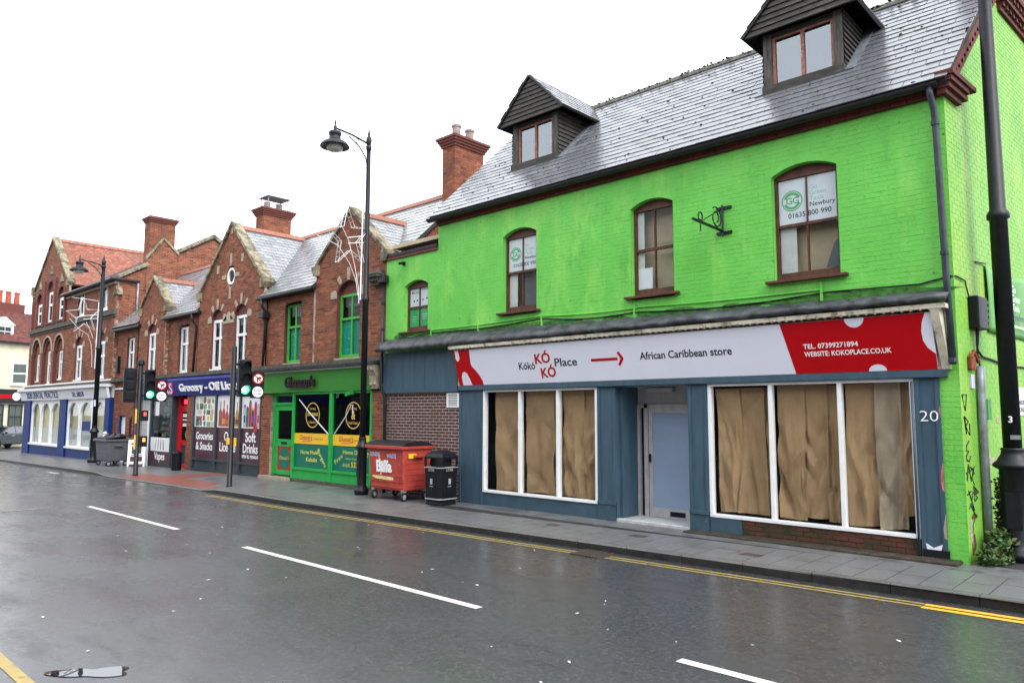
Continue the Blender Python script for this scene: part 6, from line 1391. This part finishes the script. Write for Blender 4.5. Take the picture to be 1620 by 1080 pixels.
# ------------------------------------------------------------------ bins
def wheelie(name, label, x0, x1, y0, y1, zb, zt, mat, lidmat, z0=0, lid_open=False):
    t = thing(name, label, 'waste bin', ((x0+x1)/2, (y0+y1)/2, z0)); P = lambda s, q, z: (x0+(x1-x0)*s, y0+(y1-y0)*q, z0+z)
    B = [P(.06, .1, zb), P(.94, .1, zb), P(.94, .9, zb), P(.06, .9, zb), P(.02, .02, zt), P(.98, .02, zt), P(.98, .98, zt), P(.02, .98, zt)]
    body = MB().add(B, [(3, 2, 1, 0), (0, 1, 5, 4), (1, 2, 6, 5), (2, 3, 7, 6), (3, 0, 4, 7), (4, 5, 6, 7)]).build('body', mat, t, bevel=.025)
    MB().wbox(x0-.02, x1+.02, y0-.05, y1+.02, z0+zt-.03, z0+zt+.05).build('rim', mat, t, bevel=.015)
    for k in range(3):
        zz = zb+.06+k*.13; f = 1-(zz-zb)/(zt-zb); q = .02+.08*f; MB().wbox(x0+(x1-x0)*(.02+.04*f)+.01, x1-(x1-x0)*(.02+.04*f)-.01, y0+(y1-y0)*q-.012, y0+(y1-y0)*q+.05, z0+zz, z0+zz+.03).build('rib', mat, body)
    for i in range(6):
        zz = zb+.1+i*.13; f = 1-(zz-zb)/(zt-zb); xx = x1-(x1-x0)*(.02+.04*f); MB().wbox(xx-.05, xx+.008, y0+.14, y1-.14, z0+zz, z0+zz+.03).build('rib', mat, body)
    MB().wbox(x1-.01, x1+.05, y0+.3, y1-.3, z0+zt-.22, z0+zt-.16).build('lifting_bar', mat, t, bevel=.01)
    if not lid_open:
        n = 8; V = []
        for s in (-.02, 1.02):
            for j in range(n+1): q = j/n; V.append(P(s, q*1.06-.05, zt+.055+.10*math.sin(math.pi*min(1, q*1.05))**.6 if 0 < j < n else zt+.05))
        m_ = n+1; MB().add(V, [(j, j+1, m_+j+1, m_+j) for j in range(n)] + [tuple(range(m_)), tuple(range(2*m_-1, m_-1, -1)), (0, m_, 2*m_-1, m_-1)]).build('lid', lidmat, t, smooth=False)
    else:
        MB().add([P(-.02, -.03, zt+.05), P(1.02, -.03, zt+.05), P(1.02, 1.02, zt+.20), P(-.02, 1.02, zt+.20), P(-.02, -.03, zt+.08), P(1.02, -.03, zt+.08), P(1.02, 1.02, zt+.23), P(-.02, 1.02, zt+.23)], [(3, 2, 1, 0), (4, 5, 6, 7), (0, 1, 5, 4), (1, 2, 6, 5), (3, 0, 4, 7)]).build('lid', lidmat, t)
    for s in (.10, .90):
        for q in (.15, .85):
            c = P(s, q, .1); w_ = MB().lathe((c[0]-.025, c[1], c[2]), [(.05, 0), (.095, .002), (.1, .012), (.1, .038), (.095, .048), (.05, .05)], 16, (1, .25, 0)).build('caster', 'tyre', t)
            MB().lathe((c[0]-.03, c[1], c[2]), [(.03, 0), (.06, .004), (.06, .056), (.03, .06)], 12, (1, .25, 0)).build('hub', 'silver', w_); MB().wbox(c[0]-.045, c[0]+.045, c[1]-.05, c[1]+.05, c[2]+.10, z0+zb+.02).build('fork', 'galvanised', w_)
    return t, body
rb_, rbody = wheelie('red_waste_bin', 'red four-wheeled commercial waste bin with black lid and torn sticker', -14.85, -13.45, -1.02, -.12, .24, 1.22, 'bin_red', 'bin_lid')
BFr = Fr((-14.85, -.921, 0), (1, 0, 0), (0, -.0714, 1))
text('GENERAL', BFr, .10, 1.01, .0, .10, 'lilac', rbody, width=.42, bold=.02); text('WASTE', BFr, .75, .98, .0, .10, 'lilac', rbody, width=.35, bold=.02); text('Biffa', BFr, .34, .66, .0, .26, 'white_letter', rbody, width=.58, bold=.04, ext=.01)
MB().poly(BFr, [(.12, .535), (.2, .56), (.55, .555), (.95, .54), (.95, .47), (.6, .475), (.3, .485)], -.03, .0).build('torn_sticker', 'torn_sticker', rbody)
MB().poly(BFr, [(.40, 1.08), (.44, 1.02), (.50, .9), (.52, .86), (.54, .74), (.51, .56), (.47, .56), (.49, .74), (.47, .86), (.43, 1.0)], -.01, .004).build('torn_sticker', 'torn_sticker', rbody)
MB().box(right(-13.475), -.85, -.62, .98, 1.09, 0, .012).build('hazard_tape', 'yellow', rbody)
# litter bin
lb = thing('litter_bin', 'black square hooded litter bin beside the red waste bin', 'litter bin', (-12.62, -.55, 0))
cx, cy, hw = -12.64, -.58, .29
def octa(h, c=.06): return [(-h+c, -h), (h-c, -h), (h, -h+c), (h, h-c), (h-c, h), (-h+c, h), (-h, h-c), (-h, -h+c)]
def stack(name, mat, prof, par, c=.07, bev=.008):
    V = []; n = 8
    for h, z in prof: V += [(cx+a, cy+b, z) for a, b in octa(h, min(c, h*.6))]
    F = [(i*n+j, i*n+(j+1) % n, (i+1)*n+(j+1) % n, (i+1)*n+j) for i in range(len(prof)-1) for j in range(n)] + [tuple(range(n-1, -1, -1)), tuple((len(prof)-1)*n+j for j in range(n))]
    return MB().add(V, F).build(name, mat, par, bevel=bev)
lbb = stack('body', 'black_plastic', [(.27, .0), (.27, .05), (.255, .06), (.275, .14), (hw, .82)], lb)
stack('silver_band', 'silver', [(.285, .125), (.285, .15)], lb, bev=0); stack('silver_band', 'silver', [(.302, .815), (.302, .835)], lb, bev=0)
stack('neck', 'black_plastic', [(.20, .83), (.20, 1.02)], lb, bev=0)
for sx in (-1, 1):
    for sy in (-1, 1): MB().poly(flat(0), [(cx+sx*a, cy+sy*b) for a, b in ((.30, .16), (.30, .23), (.23, .30), (.16, .30))], .835, 1.03).build('hood_post', 'black_plastic', lb)
stack('hood', 'black_plastic', [(.30, 1.02), (.30, 1.06), (.26, 1.13), (.15, 1.19), (.02, 1.20)], lb)
for fr, a in ((front(cy-.283), cx), (right(cx+.283), cy)):
    MB().box(fr, a-.17, a+.17, .22, .72, -.02, .004).build('door_panel', 'black_plastic', lbb, bevel=.004); MB().box(fr, a-.035, a+.035, .46, .58, .004, .009).build('tidy_emblem', 'silver', lbb); text('LITTER', fr, a, .745, .004, .05, 'silver', lbb, width=.2, align='CENTER', bold=.02); MB().box(fr, a-.05, a+.05, .405, .42, .004, .007).build('emblem_text', 'silver', lbb)
# grey bin, bag, board, little bin
g2, _ = wheelie('grey_waste_bin', 'dark grey four-wheeled waste bin with lifted lid before dental practice', -32.95, -31.55, -1.35, -.45, .2, 1.0, 'bin_grey', 'bin_lid', gz(-32), True)
mb = MB()
for i in range(3): mb.lathe((-32.6+i*.35, -.95+.1*i, gz(-32)+.95), [(.25, 0), (.27, .08), (.2, .2), (.08, .28), (.03, .34)], 10)
tag(mb.build('rubbish_bag', 'bag_black', None, smooth=True), 'black rubbish bags pushing up lid of the grey waste bin', 'rubbish bag')
mb = MB(); mb.lathe((-33.0, -.95, gz(-32)+1.0), [(.1, 0), (.12, .08), (.06, .2), (.09, .26), (.02, .34)], 8); tag(mb.build('carrier_bag', 'poster_white', None), 'crumpled white carrier bag sticking out of the grey waste bin', 'bag')
ab = thing('pavement_board', 'white framed pavement advertising board beside the vape window', 'a-board', (-30.9, -.45, gz(-31)))
for sg in (-1, 1):
    f = Fr((-30.95, -.75, gz(-31)), Vector((.45, .89, 0)), Vector((.89*-sg*.18, -.45*-sg*.18, 1)), None); f.n = f.ex.cross(f.ey)
    for i, (p, mt) in enumerate((((0, .62, .0, 1.08), 'white_upvc'),)):
        f.o = f.o + Vector((.89, -.45, 0))*sg*.2
        a_ = MB()
        for q in ((0, .06, 0, 1.05), (.56, .62, 0, 1.05), (.06, .56, .98, 1.06), (.06, .56, .10, .16)): a_.box(f, *q, -.015, .015)
        a_ = a_.build('frame', 'white_upvc', ab, bevel=.01); MB().box(f, .06, .56, .16, .98, -.008, .008).build('panel', 'poster_white', a_)
        if sg > 0:
            for q, mt2 in (((.1, .52, .2, .4), 'maroon'), ((.14, .28, .5, .8), 'text_dark'), ((.34, .48, .5, .8), 'text_dark'), ((.1, .52, .86, .93), 'text_red'), ((.12, .5, .43, .46), 'text_dark')): MB().box(f, *q, .008, .011).build('printed_block', mt2, a_)
sbn = thing('small_bin', 'small black cylindrical bin beside the red grocery door', 'bin', (-27.2, -.42, gz(-27)))
MB().lathe((-27.2, -.42, gz(-27)), [(.15, 0), (.17, .05), (.18, .55), (.19, .56), (.19, .62), (.16, .64)], 16).build('drum', 'black_plastic', sbn, smooth=False); MB().lathe((-27.2, -.42, gz(-27)+.63), [(.16, 0), (.12, .05), (.02, .07)], 16).build('lid', 'black_plastic', sbn)
# ------------------------------------------------------------------ weeds by the gable wall
def leafy(name, label, pts, n, size, mat, stems, spread, seed):
    r = random.Random(seed); t = thing(name, label, 'plant', tuple(SW.p(*pts[0], .1)), 'weeds at the foot of the gable wall'); mb = MB()
    for i in range(n):
        u, v, rad = r.choice(spread); a, b = r.uniform(0, 6.28), r.random()**.5
        c = SW.p(u+rad*b*math.cos(a), max(.02, v+rad*.8*b*math.sin(a)), .12+r.random()*rad*1.0)
        d = Vector((r.uniform(-1, 1), r.uniform(-1, 1), r.uniform(-.4, .8))).normalized(); s = d.cross(Vector((r.uniform(-1, 1), r.uniform(-1, 1), r.uniform(-1, 1)))).normalized(); L = size*r.uniform(.6, 1.3); wd = L*.32; nn = d.cross(s)*L*.12
        mb.add([c, c+d*L*.5+s*wd+nn, c+d*L, c+d*L*.5-s*wd+nn, c+d*L*.5], [(0, 1, 4), (1, 2, 4), (2, 3, 4), (3, 0, 4)])
    mb.build('foliage', mat, t)
    for p in stems: MB().tube(p, .009, 5, .004).build('stem', 'stem', t)
    return t
leafy('leafy_weed', 'low leafy green weeds spilling from foot of the gable wall', [(.5, 0)], 2200, .085, 'leaf', [[SW.p(.2+.15*i, 0, .12), SW.p(.25+.15*i, .2, .16), SW.p(.22+.16*i, .36, .2)] for i in range(7)], [(.15, .08, .16), (.4, .13, .24), (.75, .17, .27), (1.05, .2, .27), (1.3, .25, .25), (.55, .28, .18), (.95, .38, .16)], 4)
st_ = []; sp_ = []
for u0, u1, h in ((.80, .84, 1.05), (.88, .98, 1.15), (.84, .92, .85)):
    st_.append([SW.p(u0, 0, .15), SW.p((u0+u1)/2, h*.5, .17), SW.p(u1, h, .18)])
    for k in range(14): s = .3+.7*k/13; sp_.append((u0+(u1-u0)*s, h*s, .05+.05*(1-abs(s-.8))))
leafy('tall_weed', 'tall dry weed stalks standing against the green gable wall', [(1.1, 0)], 620, .055, 'dry_leaf', st_, sp_, 9)
lf = MB(); r = random.Random(12)
for i in range(46):
    x, y = r.uniform(-14, -1), r.uniform(-9.5, -2.6); z = rz(x, y)+.006; s = r.uniform(.012, .028); a = r.uniform(0, 6.28)
    lf.add([(x+s*math.cos(a+q)*k, y+s*math.sin(a+q)*k, z+.004*(q > 1)) for q, k in ((0, 1.3), (1.5, .6), (3.1, 1.3), (4.6, .6))], [(0, 1, 2, 3)])
lf.build('litter_flecks', 'poster_white', road, kind='stuff')
